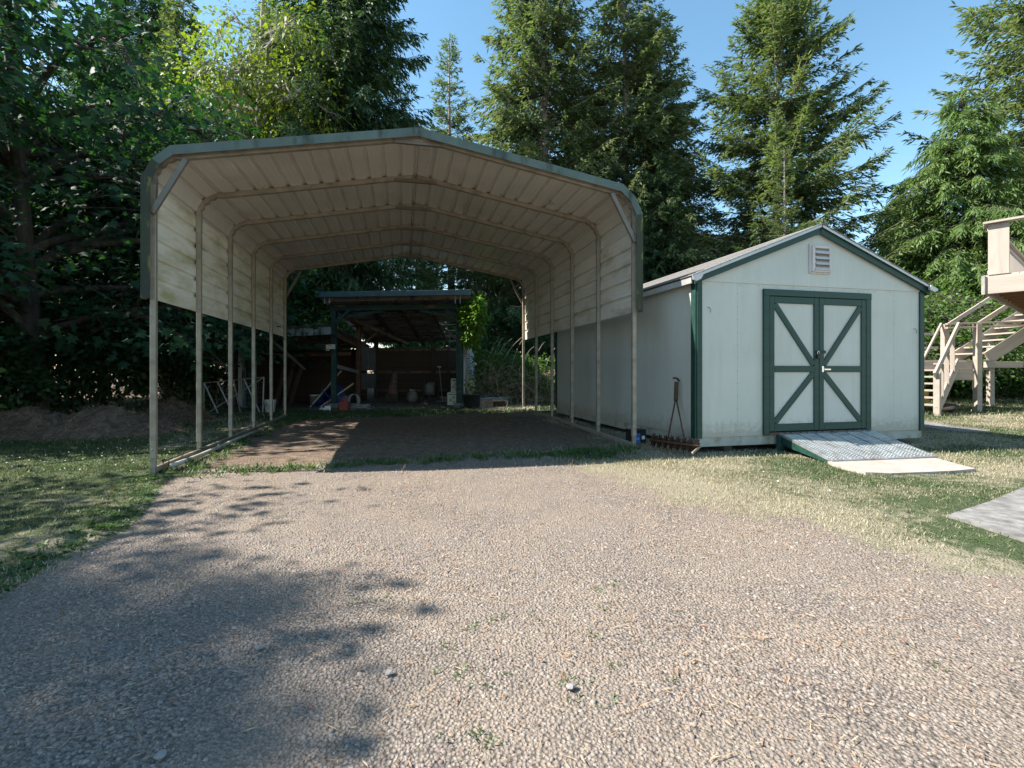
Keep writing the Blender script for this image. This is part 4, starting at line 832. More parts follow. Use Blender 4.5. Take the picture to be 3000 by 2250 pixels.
def maple_tree(seed, H, Rc, zlow, nlimb, ncl, per, L, mat, name, label, star=True, barkm='bark', droop=.55, flat=.5, trunk_r=.22, keep=None):
    r = np.random.default_rng(seed); e = thing(name, label, 'tree'); tz = np.array([0, 0, 1.])
    hh = np.linspace(0, 1, 9); tr = np.stack([.25 * np.sin(hh * 2.5 + seed), .2 * np.cos(hh * 2 + seed) - .2, hh * H * .8], 1)
    V, F = tubes(tr[None], (trunk_r * (1 - .8 * hh) + .02)[None], 8); put('trunk', npmesh(V, F, True), M[barkm], e)
    az = np.arange(nlimb) * 2.4 + r.random(nlimb) * .8; h0 = (.18 + .62 * r.random(nlimb)) * H * .8
    Ll = Rc * (.75 + .4 * r.random(nlimb)) * np.clip(1.15 - (h0 / H - .3) ** 2 * 2.2, .45, 1); rise = (.25 + .75 * r.random(nlimb)) * Ll * .8
    m_ = 9; t = np.linspace(0, 1, m_); d0 = np.stack([np.cos(az), np.sin(az), 0 * az], 1)
    org = np.stack([np.interp(h0, tr[:, 2], tr[:, 0]), np.interp(h0, tr[:, 2], tr[:, 1]), h0], 1)
    pth = org[:, None] + d0[:, None] * (Ll[:, None] * t)[..., None] + tz * (rise[:, None] * (t ** .8) - Ll[:, None] * .45 * t ** 3)[..., None] + r.normal(size=(nlimb, m_, 3)) * .10 * t[None, :, None]
    V, F = tubes(pth, (.02 + .016 * Ll[:, None] * (1 - t[None] * .85)) * min(1, .3 + trunk_r / .31), 5); tag(put('limbs', npmesh(V, F, True), M[barkm], e), kind='stuff')
    # side twigs -> clumps
    li = r.integers(0, nlimb, ncl); tt = .3 + .75 * r.random(ncl) ** .8; tt = np.clip(tt, 0, 1); i0 = np.clip((tt * (m_ - 1)).astype(int), 0, m_ - 2); fr_ = (tt * (m_ - 1) - i0)[:, None]
    b0 = pth[li, i0] * (1 - fr_) + pth[li, i0 + 1] * fr_; off = unit(r.normal(size=(ncl, 3)) * np.array([1, 1, .6]) + d0[li] * .5) * (Rc * .42 * (.25 + .75 * r.random((ncl, 1)))); cl = b0 + off - tz * .15 * np.linalg.norm(off, axis=1, keepdims=True)
    cl[:, 2] = np.maximum(cl[:, 2], zlow + r.random(ncl) * .6)
    if keep is not None: kk_ = keep(cl) & keep(b0); cl, b0, off, li = cl[kk_], b0[kk_], off[kk_], li[kk_]; ncl = len(cl)
    tw = np.stack([b0, b0 * .5 + cl * .5 + tz * .08, cl], 1); V, F = tubes(tw, np.tile([.014, .009, .004], (ncl, 1)), 3); tag(put('twigs', npmesh(V, F, True), M[barkm], e), kind='stuff')
    c = np.repeat(cl, per, 0); k = len(c); v = r.normal(size=(k, 3)) * np.array([.34, .34, .16]); P = c + v
    out = unit(np.repeat(off, per, 0)); D = unit(out * .6 + unit(v) * .6 + np.array([0, 0, -droop]) + r.normal(size=(k, 3)) * .25); Nn = unit(np.array([0, 0, 1.]) * .9 + out * .5 + r.normal(size=(k, 3)) * .4)
    LL = L * (.4 + 1.05 * r.random(k) ** 1.3); col = np.clip(np.repeat(r.random(ncl), per) * .6 + r.random(k) * .4, 0, 1)
    if star:
        S_ = unit(np.cross(D, Nn)); Nn = np.cross(S_, D)
        prof = np.array([(0, 0), (.05, .48), (.30, .22), (.52, .52), (.62, .16), (1.0, 0), (.62, -.16), (.52, -.52), (.30, -.22), (.05, -.48)])
        fold = np.abs(prof[:, 1]) * -.25
        V = (P[:, None] + D[:, None] * (prof[:, 0][None, :, None] * LL[:, None, None]) + S_[:, None] * (prof[:, 1][None, :, None] * LL[:, None, None]) + Nn[:, None] * (fold[None, :, None] * LL[:, None, None])).reshape(-1, 3)
        b10 = np.arange(k)[:, None] * 10; tri = np.array([(0, 1, 2), (0, 2, 4), (2, 3, 4), (0, 4, 5), (0, 5, 6), (0, 6, 8), (6, 7, 8), (0, 8, 9)])
        F = (b10[:, None] + tri[None]).reshape(-1, 3); tag(put('crown', npmesh(V, F, False, np.repeat(col, 10)), M[mat], e), kind='stuff')
    else:
        V, F, A_ = blades(P, D, Nn, LL, LL * .55, col); tag(put('crown', npmesh(V, F, False, A_), M[mat], e), kind='stuff')
    return e
def place(e, x_, y_, s=1, rz=0, label=None, group=None, zs=1):
    Mx = T(x_, y_, g1(x_, y_) - .05) @ RZ(rz) @ Matrix.Diagonal((s, s, s * zs, 1)); e.matrix_basis = Mx; absM[e] = Mx
    if label: e['label'] = label
    if group: e['group'] = group
    return e
def again(e, x_, y_, s=1, rz=0, label=None, group=None, zs=1):
    return copy_tree(e, T(x_, y_, g1(x_, y_) - .05) @ RZ(rz) @ Matrix.Diagonal((s, s, s * zs, 1)), label, group)

# ------------------------------------------------------------------ trees
def pxX(px, Y): return (px - 1500) / FPX * Y
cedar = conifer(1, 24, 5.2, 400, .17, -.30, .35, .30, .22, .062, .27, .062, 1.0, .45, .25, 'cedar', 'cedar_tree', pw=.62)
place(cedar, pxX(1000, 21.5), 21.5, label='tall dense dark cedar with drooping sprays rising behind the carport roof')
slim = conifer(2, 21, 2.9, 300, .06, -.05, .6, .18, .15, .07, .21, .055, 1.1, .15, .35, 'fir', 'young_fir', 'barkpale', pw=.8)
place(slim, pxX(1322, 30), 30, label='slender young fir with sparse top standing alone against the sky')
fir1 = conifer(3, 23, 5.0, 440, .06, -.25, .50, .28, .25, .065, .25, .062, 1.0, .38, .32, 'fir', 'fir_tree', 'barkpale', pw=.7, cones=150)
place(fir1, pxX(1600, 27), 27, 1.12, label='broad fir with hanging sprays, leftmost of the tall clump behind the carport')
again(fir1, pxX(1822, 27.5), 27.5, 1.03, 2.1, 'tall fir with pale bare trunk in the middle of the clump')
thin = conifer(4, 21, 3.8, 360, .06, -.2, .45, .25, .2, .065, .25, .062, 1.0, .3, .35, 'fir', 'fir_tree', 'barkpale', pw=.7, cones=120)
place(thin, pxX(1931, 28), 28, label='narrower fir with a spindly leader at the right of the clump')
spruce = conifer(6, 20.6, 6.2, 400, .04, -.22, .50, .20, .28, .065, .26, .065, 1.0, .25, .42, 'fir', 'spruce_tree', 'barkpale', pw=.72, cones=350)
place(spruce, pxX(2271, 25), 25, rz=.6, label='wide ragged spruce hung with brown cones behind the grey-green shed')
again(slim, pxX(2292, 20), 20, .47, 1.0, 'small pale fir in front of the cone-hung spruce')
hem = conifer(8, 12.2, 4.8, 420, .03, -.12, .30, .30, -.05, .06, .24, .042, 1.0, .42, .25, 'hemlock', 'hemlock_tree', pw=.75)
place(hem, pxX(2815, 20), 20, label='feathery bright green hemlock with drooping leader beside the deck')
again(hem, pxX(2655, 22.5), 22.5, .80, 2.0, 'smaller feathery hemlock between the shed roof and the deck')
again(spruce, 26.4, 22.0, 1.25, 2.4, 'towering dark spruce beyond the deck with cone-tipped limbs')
# forest behind, countable conifers
GB = 'conifers of the wood behind the yard'
lbl = 'dark conifer standing in the wood behind the yard'
rb = random.Random(12)
spots = [(-27, 33, 1.0), (-22, 30, .95), (-17, 33, 1.05), (-13, 27, .9), (-10.5, 31, .95), (-6.5, 34, .55), (-1, 37, .50), (1.2, 34, .62), (4.2, 33, .72), (9.8, 33, .72), (12, 36, .62), (16, 35, .52), (19, 33, .44), (22.5, 34, .40), (27, 32, .5), (31, 30, .7), (7.2, 24.5, .5), (3.0, 23.5, .42), (-.6, 25, .42), (-14.5, 22, .8), (-18, 24, .9), (-11.5, 24.5, .85)]
srcs = [cedar, fir1, spruce, thin]
for k, (x_, y_, s_) in enumerate(spots): again(srcs[k % 4], x_, y_, s_, rb.uniform(0, 6), lbl, GB, rb.uniform(.92, 1.08))

mp = maple_tree(21, 12.5, 5.2, 1.5, 44, 2000, 18, .175, 'maple', 'maple_tree', 'big-leaf maple overhanging the lawn at the edge of the wood', keep=lambda c: ((c[:, 0] < 5.4) | (c[:, 2] > 4.9)) & (c[:, 0] < 5.6 - (c[:, 2] - 5.2) * .5 - .35 * np.maximum(0, c[:, 1])) & (c[:, 1] > -4.6))
place(mp, -11.0, 11.7)
again(mp, -15.6, 16.0, 1.05, 2.0, 'taller maple deeper in the wood behind the overhanging one')
again(mp, -19.0, 12.4, 1.0, 4.0, 'maple standing beyond the left end of the lawn')
again(mp, -11.7, .7, .80, 5.2, 'smaller maple shading the left side of the gravel drive')
again(mp, -15.9, -.6, .82, 1.2, 'low maple beside the one that shades the drive')
for k, (y_, tip, s_) in enumerate(((2.0, -1.35, 1.2), (1.2, -1.6, 1.25))):
    h_ = 21 * s_; again(thin, tip - h_ * .985 + .4, y_ - .02 * h_, s_, 1.3 * k, 'tall fir of the row standing well left of the drive', 'row of firs left of the drive')
lime = maple_tree(23, 15.8, 3.0, 4.0, 44, 1500, 15, .17, 'yellowleaf', 'alder_tree', 'sunlit yellow-green tree between the dark maple and the cedar', star=False, barkm='barkpale', flat=.8)
place(lime, -9.6, 19.3, .92, zs=1.5)
again(lime, -14.5, 20.5, 1.0, 2.2, 'yellow-green tree glowing behind the dark maple branches')
# understory on the left edge of the wood and behind the lean-to
def mass(seed, c, rad, n, per, L, W, mat, name, label, stems=14, group=None, crad=.38):
    cl = lobes(seed, n, c, rad); cl[:, 2] = np.maximum(cl[:, 2], g1(c[0], c[1]) + .12); return leafcloud(seed, cl, crad, per, L, W, mat, name, label, 'bush', (c[0], c[1], g1(c[0], c[1])), stems=stems, group=group)
GU = 'dark shrubs along the edge of the wood'; LU = 'dark leafy shrub in the shade at the edge of the wood'
for k, (x_, y_, z_, rx, ry, rz2) in enumerate([(-10.9, 10.5, 1.0, 1.1, .5, 1.1), (-12.4, 11.6, 1.2, 1.6, 1.0, 1.5), (-10.6, 12.6, 1.3, 1.5, 1.0, 1.6), (-9.4, 14.2, 1.5, 1.2, .9, 1.8), (-11.8, 14.5, 1.9, 1.8, 1.0, 2.0), (-13.6, 10.2, 1.4, 1.4, 1.1, 1.6), (-15.0, 12.5, 2.0, 1.8, 1.2, 2.2), (-10.0, 16.3, 2.0, 1.5, 1.0, 2.2), (-17.5, 14, 2.2, 2.2, 1.2, 2.4), (-20.5, 18, 2.6, 2.6, 1.2, 2.8), (-16, 19, 2.6, 2.6, 1.2, 2.8), (-12.5, 19.5, 2.6, 2.4, 1.2, 2.8)]):
    mass(40 + k, (x_, y_, z_), (rx, ry, rz2), 120, 26, .15, .085, 'darkleaf', 'woodland_shrub', {0: 'low dark shrub in front of the overhanging maple trunk', 2: 'dark shrub directly behind the long clippings heap', 3: 'dark shrub between the wire gate and the wood', 7: 'tall dark shrub at the left end of the lean-to'}.get(k, LU), 12, GU)
mass(52, (-7.3, 19.6, 2.6), (2.0, 1.2, 2.3), 200, 26, .16, .08, 'bushleaf', 'leafy_shrub', 'sunlit broadleaf shrub rising behind the lean-to roof', 16)
mass(53, (-4.3, 21.6, 3.0), (2.0, 1.2, 2.6), 200, 24, .15, .08, 'bushleaf', 'leafy_shrub', 'leafy shrub seen over the middle of the barn roof', 16)
mass(54, (-1.6, 22.5, 2.6), (1.9, 1.2, 2.2), 170, 24, .15, .08, 'bushleaf', 'leafy_shrub', 'leafy shrub behind the right end of the barn roof', 16)
mass(55, (6.6, 21.5, 2.4), (2.4, 1.2, 2.3), 200, 24, .15, .08, 'darkleaf', 'leafy_shrub', 'dark shrub behind the left roof edge of the grey-green shed', 16)
mass(65, (1.6, 20.2, 2.0), (2.0, 1.0, 2.1), 170, 24, .15, .08, 'darkleaf', 'leafy_shrub', 'dark shrub behind the bramble thicket', 14)
mass(66, (10.5, 22.0, 2.2), (2.6, 1.2, 2.3), 200, 24, .15, .08, 'darkleaf', 'leafy_shrub', 'dark shrub under the cone-hung spruce', 14)
mass(67, (14.8, 22.5, 2.0), (2.4, 1.2, 2.2), 200, 24, .15, .08, 'bushleaf', 'leafy_shrub', 'shrub filling the gap under the smaller hemlock', 14)
mass(68, (20.5, 21.0, 2.0), (2.6, 1.2, 2.2), 200, 24, .15, .08, 'darkleaf', 'leafy_shrub', 'dark shrub beyond the stairs under the feathery hemlock', 14)
mass(60, (-4.1, 20.3, 1.2), (1.8, .5, 1.1), 120, 24, .12, .07, 'fruitleaf', 'leafy_shrub', 'bright low shrub glimpsed through the gap above the barn back wall', 12)
# fruit tree, shrubs by the stairs
fr_t = maple_tree(31, 4.4, 2.0, .4, 30, 950, 14, .11, 'fruitleaf', 'plum_tree', 'light green plum tree with upright shoots behind the shed corner', star=False, trunk_r=.07, droop=.1)
place(fr_t, 12.9, 17.2, 1.2)
again(fr_t, 16.8, 17.8, 1.05, 2.2, 'light green plum tree under the hemlock behind the stairs')
again(fr_t, -14.2, 6.5, 1.5, 1.2, 'wild plum tree at the left side of the lawn')
again(fr_t, -14.6, 8.9, 1.6, 3.2, 'wild plum tree left of the clippings heap')
mass(56, (16.3, 17.2, .9), (1.2, .7, .8), 90, 20, .11, .06, 'bushleaf', 'leafy_shrub', 'low shrub with red tips behind the tall stair posts', 12)
mass(57, (14.0, 17.6, .9), (1.5, .7, .8), 100, 20, .11, .06, 'fruitleaf', 'leafy_shrub', 'low green shrub growing under the stair landing', 12)
mass(58, (18.4, 16.2, .8), (1.2, .7, .8), 90, 20, .11, .06, 'bushleaf', 'leafy_shrub', 'ferny low shrub right of the far landing post', 10)
# vine on the barn corner
vine = leafcloud(61, np.concatenate([lobes(61, 110, (-1.12, 14.55, 2.72), (.34, .35, .55)), lobes(62, 40, (-1.2, 14.5, 2.1), (.16, .25, .35))]), .20, 22, .11, .07, 'vineleaf', 'climbing_vine', 'bright green vine hanging from the right corner of the barn roof', 'vine', (-1.25, 14.6, BZ), droop=.8)
for k in range(4): tube('vine_stem', [(-1.36 + .035 * k, 14.66 - .03 * k, BZ), (-1.33 + .05 * math.sin(k), 14.6, 1.0), (-1.38 + .04 * math.cos(k * 2), 14.62, 1.8), (-1.25, 14.55, 2.6)], [.035, .03, .03, .02], M['barkpale'], vine, 6)
# bramble with dead canes
br = leafcloud(63, np.concatenate([lobes(63, 150, (-.45, 16.2, 1.0), (1.1, .7, .85)), lobes(64, 130, (.85, 16.2, .85), (1.0, .7, .75))]), .26, 20, .09, .06, 'fruitleaf', 'bramble_thicket', 'sunlit bramble thicket full of pale dead canes beside the barn', 'bramble', (.2, 16.2, BZ), stems=10)
r = np.random.default_rng(65); n = 420; root = np.stack([-1.2 + 3.3 * r.random(n), 15.5 + 1.0 * r.random(n), np.full(n, BZ)], 1); az = r.random(n) * 6.28; Lc = .5 + 1.0 * r.random(n); tt = np.linspace(0, 1, 8)
root[:, 2] += r.random(n) * .9
pth = root[:, None] + np.stack([np.cos(az), np.sin(az) * .5 - .15, 0 * az], 1)[:, None] * (Lc[:, None] * tt)[..., None] * .8 + np.array([0, 0, 1.]) * ((Lc * .9 * r.random(n))[:, None] * (tt * 1.7 - tt ** 2 * 1.35)[None])[..., None] + r.normal(size=(n, 8, 3)) * .035
V, F = tubes(pth, np.tile(.009 * (1.1 - tt * .8), (n, 1)), 3); tag(put('dead_canes', npmesh(V, F, True), M['cane'], br), kind='stuff')
pth = []
for (x_, y_, dx, h) in ((-.75, 16.2, .5, 2.2), (-.7, 16.2, .7, 2.15), (-.75, 16.25, .2, 2.0), (-.5, 16.2, 1.0, 2.3), (-.1, 16.3, .6, 2.3), (.2, 16.4, .5, 1.9), (.6, 16.4, .45, 2.05), (1.0, 16.6, .5, 1.95), (1.2, 16.6, .3, 1.85), (-.9, 16.2, .45, 2.1)):
    pth.append([(x_ + dx * q ** 1.5, y_ - .3, BZ + .6 + (h - .6) * (1.25 * q - .3 * q ** 3)) for q in tt])
pth = np.array(pth); V, F = tubes(pth, np.tile(.016 * (1.1 - tt * .85), (len(pth), 1)), 4); tag(put('arching_canes', npmesh(V, F, True), M['cane'], br), kind='stuff')

# ------------------------------------------------------------------ pot, stone border, mounds
p = gp(1381, 1193); pot = thing('plant_pot', 'large black plastic pot with weedy stems beside the barn corner', 'plant pot', p)
put('pot_wall', lathem([(.19, 0), (.20, .02), (.245, .34), (.27, .345), (.275, .37), (.25, .375), (.235, .34), (.20, .30)], 28), M['pot'], pot, T(*p)); put('soil', lathem([(.235, .31), (.12, .34), (.01, .35)], 20), M['soil'], pot, T(*p))
cl = lobes(70, 16, (p.x - .02, p.y, p.z + .52), (.22, .18, .22)); r = np.random.default_rng(70); c = np.repeat(cl, 7, 0); V, F, A_ = blades(c + r.normal(size=c.shape) * .05, r.normal(size=c.shape) + np.array([0, 0, .3]), unit(r.normal(size=c.shape) + np.array([0, 0, 1.])), np.full(len(c), .09), np.full(len(c), .04), r.random(len(c))); put('weed_leaves', npmesh(V, F, False, A_), M['weed'], pot)
for k in range(7): q = cl[k]; put('weed_stem', tubem([(p.x + (q[0] - p.x) * .3, p.y, p.z + .33), tuple(q)], .005, 4), M['cane'], pot)
bd = thing('raised_bed', 'low raised bed edged with old boards and stones right of the black pot', 'garden bed', gp(1445, 1192)); A = gp(1405, 1192); B = gp(1488, 1190)
beam('edge_board', A + Vector((0, .05, .07)), B + Vector((-.05, .05, .07)), .04, .15, M['brick'], bd); beam('edge_board', A + Vector((0, .02, .16)), B + Vector((0, .02, .17)), .10, .035, M['brick'], bd); beam('end_stake', B + Vector((-.02, 0, 0)), B + Vector((-.02, 0, .16)), .02, .02, M['paper'], bd)
for k in range(6): beam('slat', B + Vector((-.12 + .03 * k, .1, .17 + .014 * k)), B + Vector((-.5 + .04 * k, .2, .18 + .014 * k)), .05, .012, M['greywood'], bd)
put('bed_soil', prismm([(A.x, A.z), (B.x - .05, B.z), (B.x - .08, B.z + .14), (A.x, A.z + .14)], .9), M['soil'], bd, T(0, A.y + .08, 0))
def rock(seed, s):
    bm = bmesh.new(); bmesh.ops.create_icosphere(bm, subdivisions=2, radius=1); r_ = random.Random(seed); ax = [Vector((r_.gauss(0, 1), r_.gauss(0, 1), r_.gauss(0, 1))).normalized() for _ in range(9)]; dd = [r_.uniform(.5, .9) for _ in ax]
    for v in bm.verts:
        for a_, d_ in zip(ax, dd):
            q = v.co.dot(a_)
            if q > d_: v.co -= a_ * (q - d_)
        v.co = Vector((v.co.x * s[0], v.co.y * s[1], v.co.z * s[2]))
    me = bpy.data.meshes.new('rock'); bm.to_mesh(me); bm.free(); return me
for k, (dx, dy, s_) in enumerate(((.25, .35, (.18, .12, .07)), (.45, .30, (.13, .10, .10)), (.62, .12, (.09, .07, .07)), (.05, .3, (.12, .1, .06)))): put('stone', rock(k, s_), M['stone'], bd, T(A.x + dx, A.y + dy, A.z + .19) @ RZ(k))
def mound(name, label, c, rx, ry, h, seed):
    n_ = 48; V = []; F = []; g = np.linspace(-1.25, 1.25, n_); 
    for a_ in g:
        for b_ in g:
            q = math.hypot(a_, b_); X, Y = c[0] + a_ * rx, c[1] + b_ * ry
            nn = float(vnoise(np.array([X]), np.array([Y]), 2.2, seed)[0]) * .75 + float(vnoise(np.array([X]), np.array([Y]), 6, seed + 1)[0]) * .35 + float(vnoise(np.array([X]), np.array([Y]), 17, seed + 2)[0]) * .14
            V.append((X, Y, g1(X, Y) - .05 + max(0, (1 - q * q * .7)) * h * (.35 + nn)))
    for i in range(n_ - 1):
        for k in range(n_ - 1): F.append((i * n_ + k, (i + 1) * n_ + k, (i + 1) * n_ + k + 1, i * n_ + k + 1))
    e = thing(name, label, 'mound', (c[0], c[1], g1(*c))); put('heap', raw(V, F, True), M['mound'], e)
    r = np.random.default_rng(seed); vv = np.array(V); k = 5000; P = vv[r.integers(0, len(vv), k)] + r.normal(size=(k, 3)) * .03; D = unit(r.normal(size=(k, 3)) * np.array([1, 1, .35]))
    V2, F2, A_ = blades(P + np.array([0, 0, .01]), D, unit(r.normal(size=(k, 3)) * .4 + np.array([0, 0, 1.])), np.full(k, .10), np.full(k, .008), r.random(k)); tag(put('straw', npmesh(V2, F2, False, A_), M['litter'], e), kind='stuff')
mound('clippings_heap', 'long brown heap of old clippings at the edge of the wood', (-8.3, 9.5), 1.75, .85, .50, 81)
mound('clippings_heap', 'brown heap of clippings at the far left end of the lawn', (-10.5, 9.0), 1.3, .8, .45, 85)
mound('clippings_heap', 'small brown heap of clippings near the leaning wire gate', (-7.9, 11.6), .8, .6, .42, 88)

# ------------------------------------------------------------------ raised deck and stairs
dk = thing('raised_deck', 'beige painted deck raised high on posts at the edge of the house', 'deck', (8.36, 8.8, 0))
C0 = Vector((8.36, 8.8, 0)); e1 = Vector((.63, -.777, 0)); e2 = Vector((.777, .63, 0))
def dp(a_, b_, z_): q = C0 + e1 * a_ + e2 * b_; q.z = z_; return q
beam('rim_board', dp(0, 0, 2.60), dp(3.2, 0, 2.60), .04, .31, M['deck'], dk); beam('rim_board', dp(-.03, -.04, 2.60), dp(-.03, 6.9, 2.60), .04, .30, M['deck'], dk)
beam('rim_cap', dp(-.05, -.06, 2.60), dp(-.05, .01, 2.60), .05, .33, M['greywood'], dk)
for k in range(12): beam('joist', dp(.05, .35 + k * .5, 2.58), dp(3.1, .35 + k * .5, 2.58), .04, .22, M['joist'], dk)
for k in range(21): beam('deck_board', dp(.02 + k * .15, .02, 2.765), dp(.02 + k * .15, 6.9, 2.765), .142, .03, M['deck'], dk)
for k in range(6): a_ = .14 + k * .50; beam('rail_board', dp(a_, .0, 2.775), dp(a_, .0, 3.66), .025, .27, M['deck'], dk, up=e1)
for k in range(40): beam('baluster', dp(.0, .3 + k * .165, 2.86), dp(.0, .3 + k * .165, 3.6), .03, .05, M['deck'], dk, up=e2)
for zz in (2.84, 3.6): beam('side_rail', dp(0, .1, zz), dp(0, 6.8, zz), .04, .06, M['deck'], dk)
beam('top_rail', dp(-.05, -.02, 3.685), dp(3.2, -.02, 3.685), .15, .04, M['deck'], dk); beam('top_rail', dp(0, .06, 3.683), dp(0, 6.9, 3.683), .14, .038, M['deck'], dk)
for a_, b_ in ((2.6, .3), (2.6, 4.0), (1.3, 6.6)): q = dp(a_, b_, 0); box('support_post', (q.x, q.y, 1.25), (.14, .14, 2.4), M['deck'], dk, rz=-.6)
beam('post_brace', dp(.8, 5.0, 2.42), dp(1.5, 5.6, 1.6), .09, .09, M['deck'], dk)
stz = thing('deck_stairs', 'beige wooden stairs with a landing and open treads beside the deck', 'stairs', (11, 12.5, .08)); LH = 1.35
def sb(name, p0, p1, w_, h, mat='deck', up=(0, 0, 1)): return beam(name, p0, p1, w_, h, M[mat], stz, up)
GZ = .085
for x_, y_, w_, top in ((11.76, 12.65, .13, 2.28), (13.66, 14.3, .13, 2.25), (10.0, 14.4, .12, 1.35), (11.05, 12.78, .13, 2.28)): box('landing_post', (x_, y_, (GZ + top) / 2 if top > 2 and x_ != 11.05 else (1.2 + top) / 2 if x_ == 11.05 else (GZ + top) / 2), (w_, w_, top - (GZ if x_ != 11.05 else 1.2)), M['deck'], stz)
for k in range(11): sb('landing_board', (9.4, 12.78 + k * .145, LH), (12.3, 12.78 + k * .145, LH), .138, .035)
for y_ in (12.72, 14.35): sb('landing_rim', (9.4, y_, LH - .125), (12.25, y_, LH - .125), .04, .21)
sb('landing_rim', (10.9, 12.68, LH - .37), (11.7, 12.68, LH - .37), .035, .24); sb('landing_ledge', (11.85, 12.6, LH - .10), (12.75, 12.6, LH - .10), .25, .15)
for z_ in (2.28, 2.10 + .08): sb('hand_rail', (11.0, 12.68, z_), (15.0, 12.5, z_ + .12), .09, .04)
for z_ in (2.12, 1.72): sb('hand_rail', (8.8, 14.35, z_ - .02), (12.2, 14.35, z_ + .03), .05, .07)
# lower flight
t0, t1 = Vector((11.18, 12.55, LH - .05)), Vector((9.86, 11.62, .16)); ws = Vector((-.62, .68, 0))
fl = (t1 - t0); sb('stringer', t0, t1, .045, .26); sb('stringer', t0 + ws, t1 + ws, .045, .26)
for k in range(7):
    q = t0 + fl * ((k + .6) / 7); sb('tread', q + Vector((0, 0, .07)), q + ws + Vector((0, 0, .07)), .26, .04)
np_ = t1 + Vector((.02, .02, 0)); box('newel_post', (np_.x - .02, np_.y - .03, .55), (.12, .12, 1.0), M['deck'], stz, rz=.6)
up_ = Vector((0, 0, .92)); sb('hand_rail', t0 + up_ + Vector((.05, .03, .05)), t1 + up_ + Vector((-.12, -.08, -.08)), .05, .13)
sb('hand_rail', t0 + up_ + ws * .35 + Vector((.0, .0, .08)), t1 + up_ + ws * .35 + Vector((-.1, 0, -.1)), .04, .06)
for k in (.28, .55, .8): q = t0.lerp(t1, k); sb('baluster', q + Vector((0, 0, .05)), q + up_ * .95 + Vector((0, 0, 0)), .04, .09, up=(1, -1, 0))
# upper flight
u0, u1 = Vector((12.1, 12.75, 1.42)), Vector((14.6, 12.75, 3.02)); wu = Vector((0, 1.0, 0))
sb('stringer', u0, u1, .045, .32); sb('stringer', u0 + wu, u1 + wu, .045, .32)
for k in range(9): q = u0.lerp(u1, (k + .5) / 9); sb('tread', q + Vector((0, .02, .04)), q + wu + Vector((0, -.02, .04)), .26, .04)
for q in (Vector((-.3, 0, .82)), Vector((-.3, 1.0, .82))): sb('hand_rail', u0 + q, u1 + q, .05, .10)
p = gp(2771, 1206); lg = thing('cut_log', 'short cut log round lying at the foot of the stairs', 'log', p); put('log_body', lathem([(.10, 0), (.105, .3)], 16), M['bark'], lg, T(p.x, p.y + .15, p.z + .10) @ RZ(.5) @ RX(math.pi / 2)); put('cut_face', lathem([(.09, 0), (.088, .004)], 16), M['handle'], lg, T(p.x + .0, p.y + .152, p.z + .10) @ RZ(.5) @ RX(math.pi / 2))
yt = thing('toy_slide', 'yellow plastic toy slide tucked behind the open stair treads', 'toy', (10.3, 13.2, GZ)); put('slide_bed', raw([(9.6, 13.1, .25), (10.9, 13.1, .25), (10.9, 13.1, .62), (9.6, 13.1, .60), (9.6, 13.5, .2), (10.9, 13.5, .2), (10.9, 13.5, .55), (9.6, 13.5, .55)], [(0, 1, 2, 3), (4, 7, 6, 5), (3, 2, 6, 7), (0, 4, 5, 1), (0, 3, 7, 4), (1, 5, 6, 2)]), M['yellow'], yt)
for k in range(2): box('slide_rib', (10.25, 13.09, .36 + k * .13), (1.28, .03, .03), M['yellow'], yt); box('slide_leg', (9.8 + k * .9, 13.3, .15), (.1, .3, .2), M['yellow'], yt)

# ------------------------------------------------------------------ gravel, litter, grass, weeds
def inpoly(px, py, poly):
    ins = np.zeros(len(px), bool); n = len(poly); j = n - 1
    for i in range(n):
        xi, yi = poly[i][:2]; xj, yj = poly[j][:2]; c = ((yi > py) != (yj > py)) & (px < (xj - xi) * (py - yi) / (yj - yi + 1e-12) + xi); ins ^= c; j = i
    return ins
SHP = [tuple((SHED @ Vector(q))[:2]) for q in ((-.03, -.02, 0), (SW + .03, -.02, 0), (SW + .03, SD, 0), (-.03, SD, 0))]
PADS = [SHP, [(3.58, 6.8), (5.14, 7.2), (5.22, 6.1), (3.72, 5.82)], [(3.76, 5.9), (5.13, 6.1), (4.97, 5.49), (4.3, 5.33), (3.76, 5.29)], [tuple(gp(*p)[:2]) for p in ((2790, 1512), (2900, 1476), (3000, 1434), (3200, 1380), (3500, 1400), (3400, 1700), (3200, 1640), (3000, 1572), (2880, 1538))]]
def free(x, y):
    ok = np.ones(len(x), bool)
    for pl_ in PADS: ok &= ~inpoly(x, y, pl_)
    return ok
def surf(x, y): gr, dt, lu = masks(x, y); return gz(x, y) + ((vnoise(x, y, .9, 5) - .5) * .03 + (vnoise(x, y, 3.3, 6) - .5) * .015) * (1 - .55 * gr) - .012
def wedge(r, n, y0, y1, k=1.08, m=.8):
    y = np.sqrt(r.random(n) * (y1 ** 2 - y0 ** 2) + y0 ** 2); x = (r.random(n) * 2 - 1) * (k * y + m); return x, y
r = np.random.default_rng(91); PX = []; PY = []; PS = []
for (y0, y1, n, s0, s1) in ((1.15, 2.3, 30000, .0035, .0115), (2.3, 3.6, 34000, .004, .012), (3.6, 6.6, 34000, .0055, .0135)):
    x, y = wedge(r, n, y0, y1); gr, dt, lu = masks(x, y); dens = .30 + .70 * sstep(.35, .65, .6 * vnoise(x, y, .8, 9) + .4 * vnoise(x, y, 2.3, 10)); kp = (gr > .45) & (r.random(n) < dens * np.clip(gr * 1.2, 0, 1)); PX.append(x[kp]); PY.append(y[kp]); PS.append((s0 + (s1 - s0) * r.random(kp.sum()) ** 2.2))
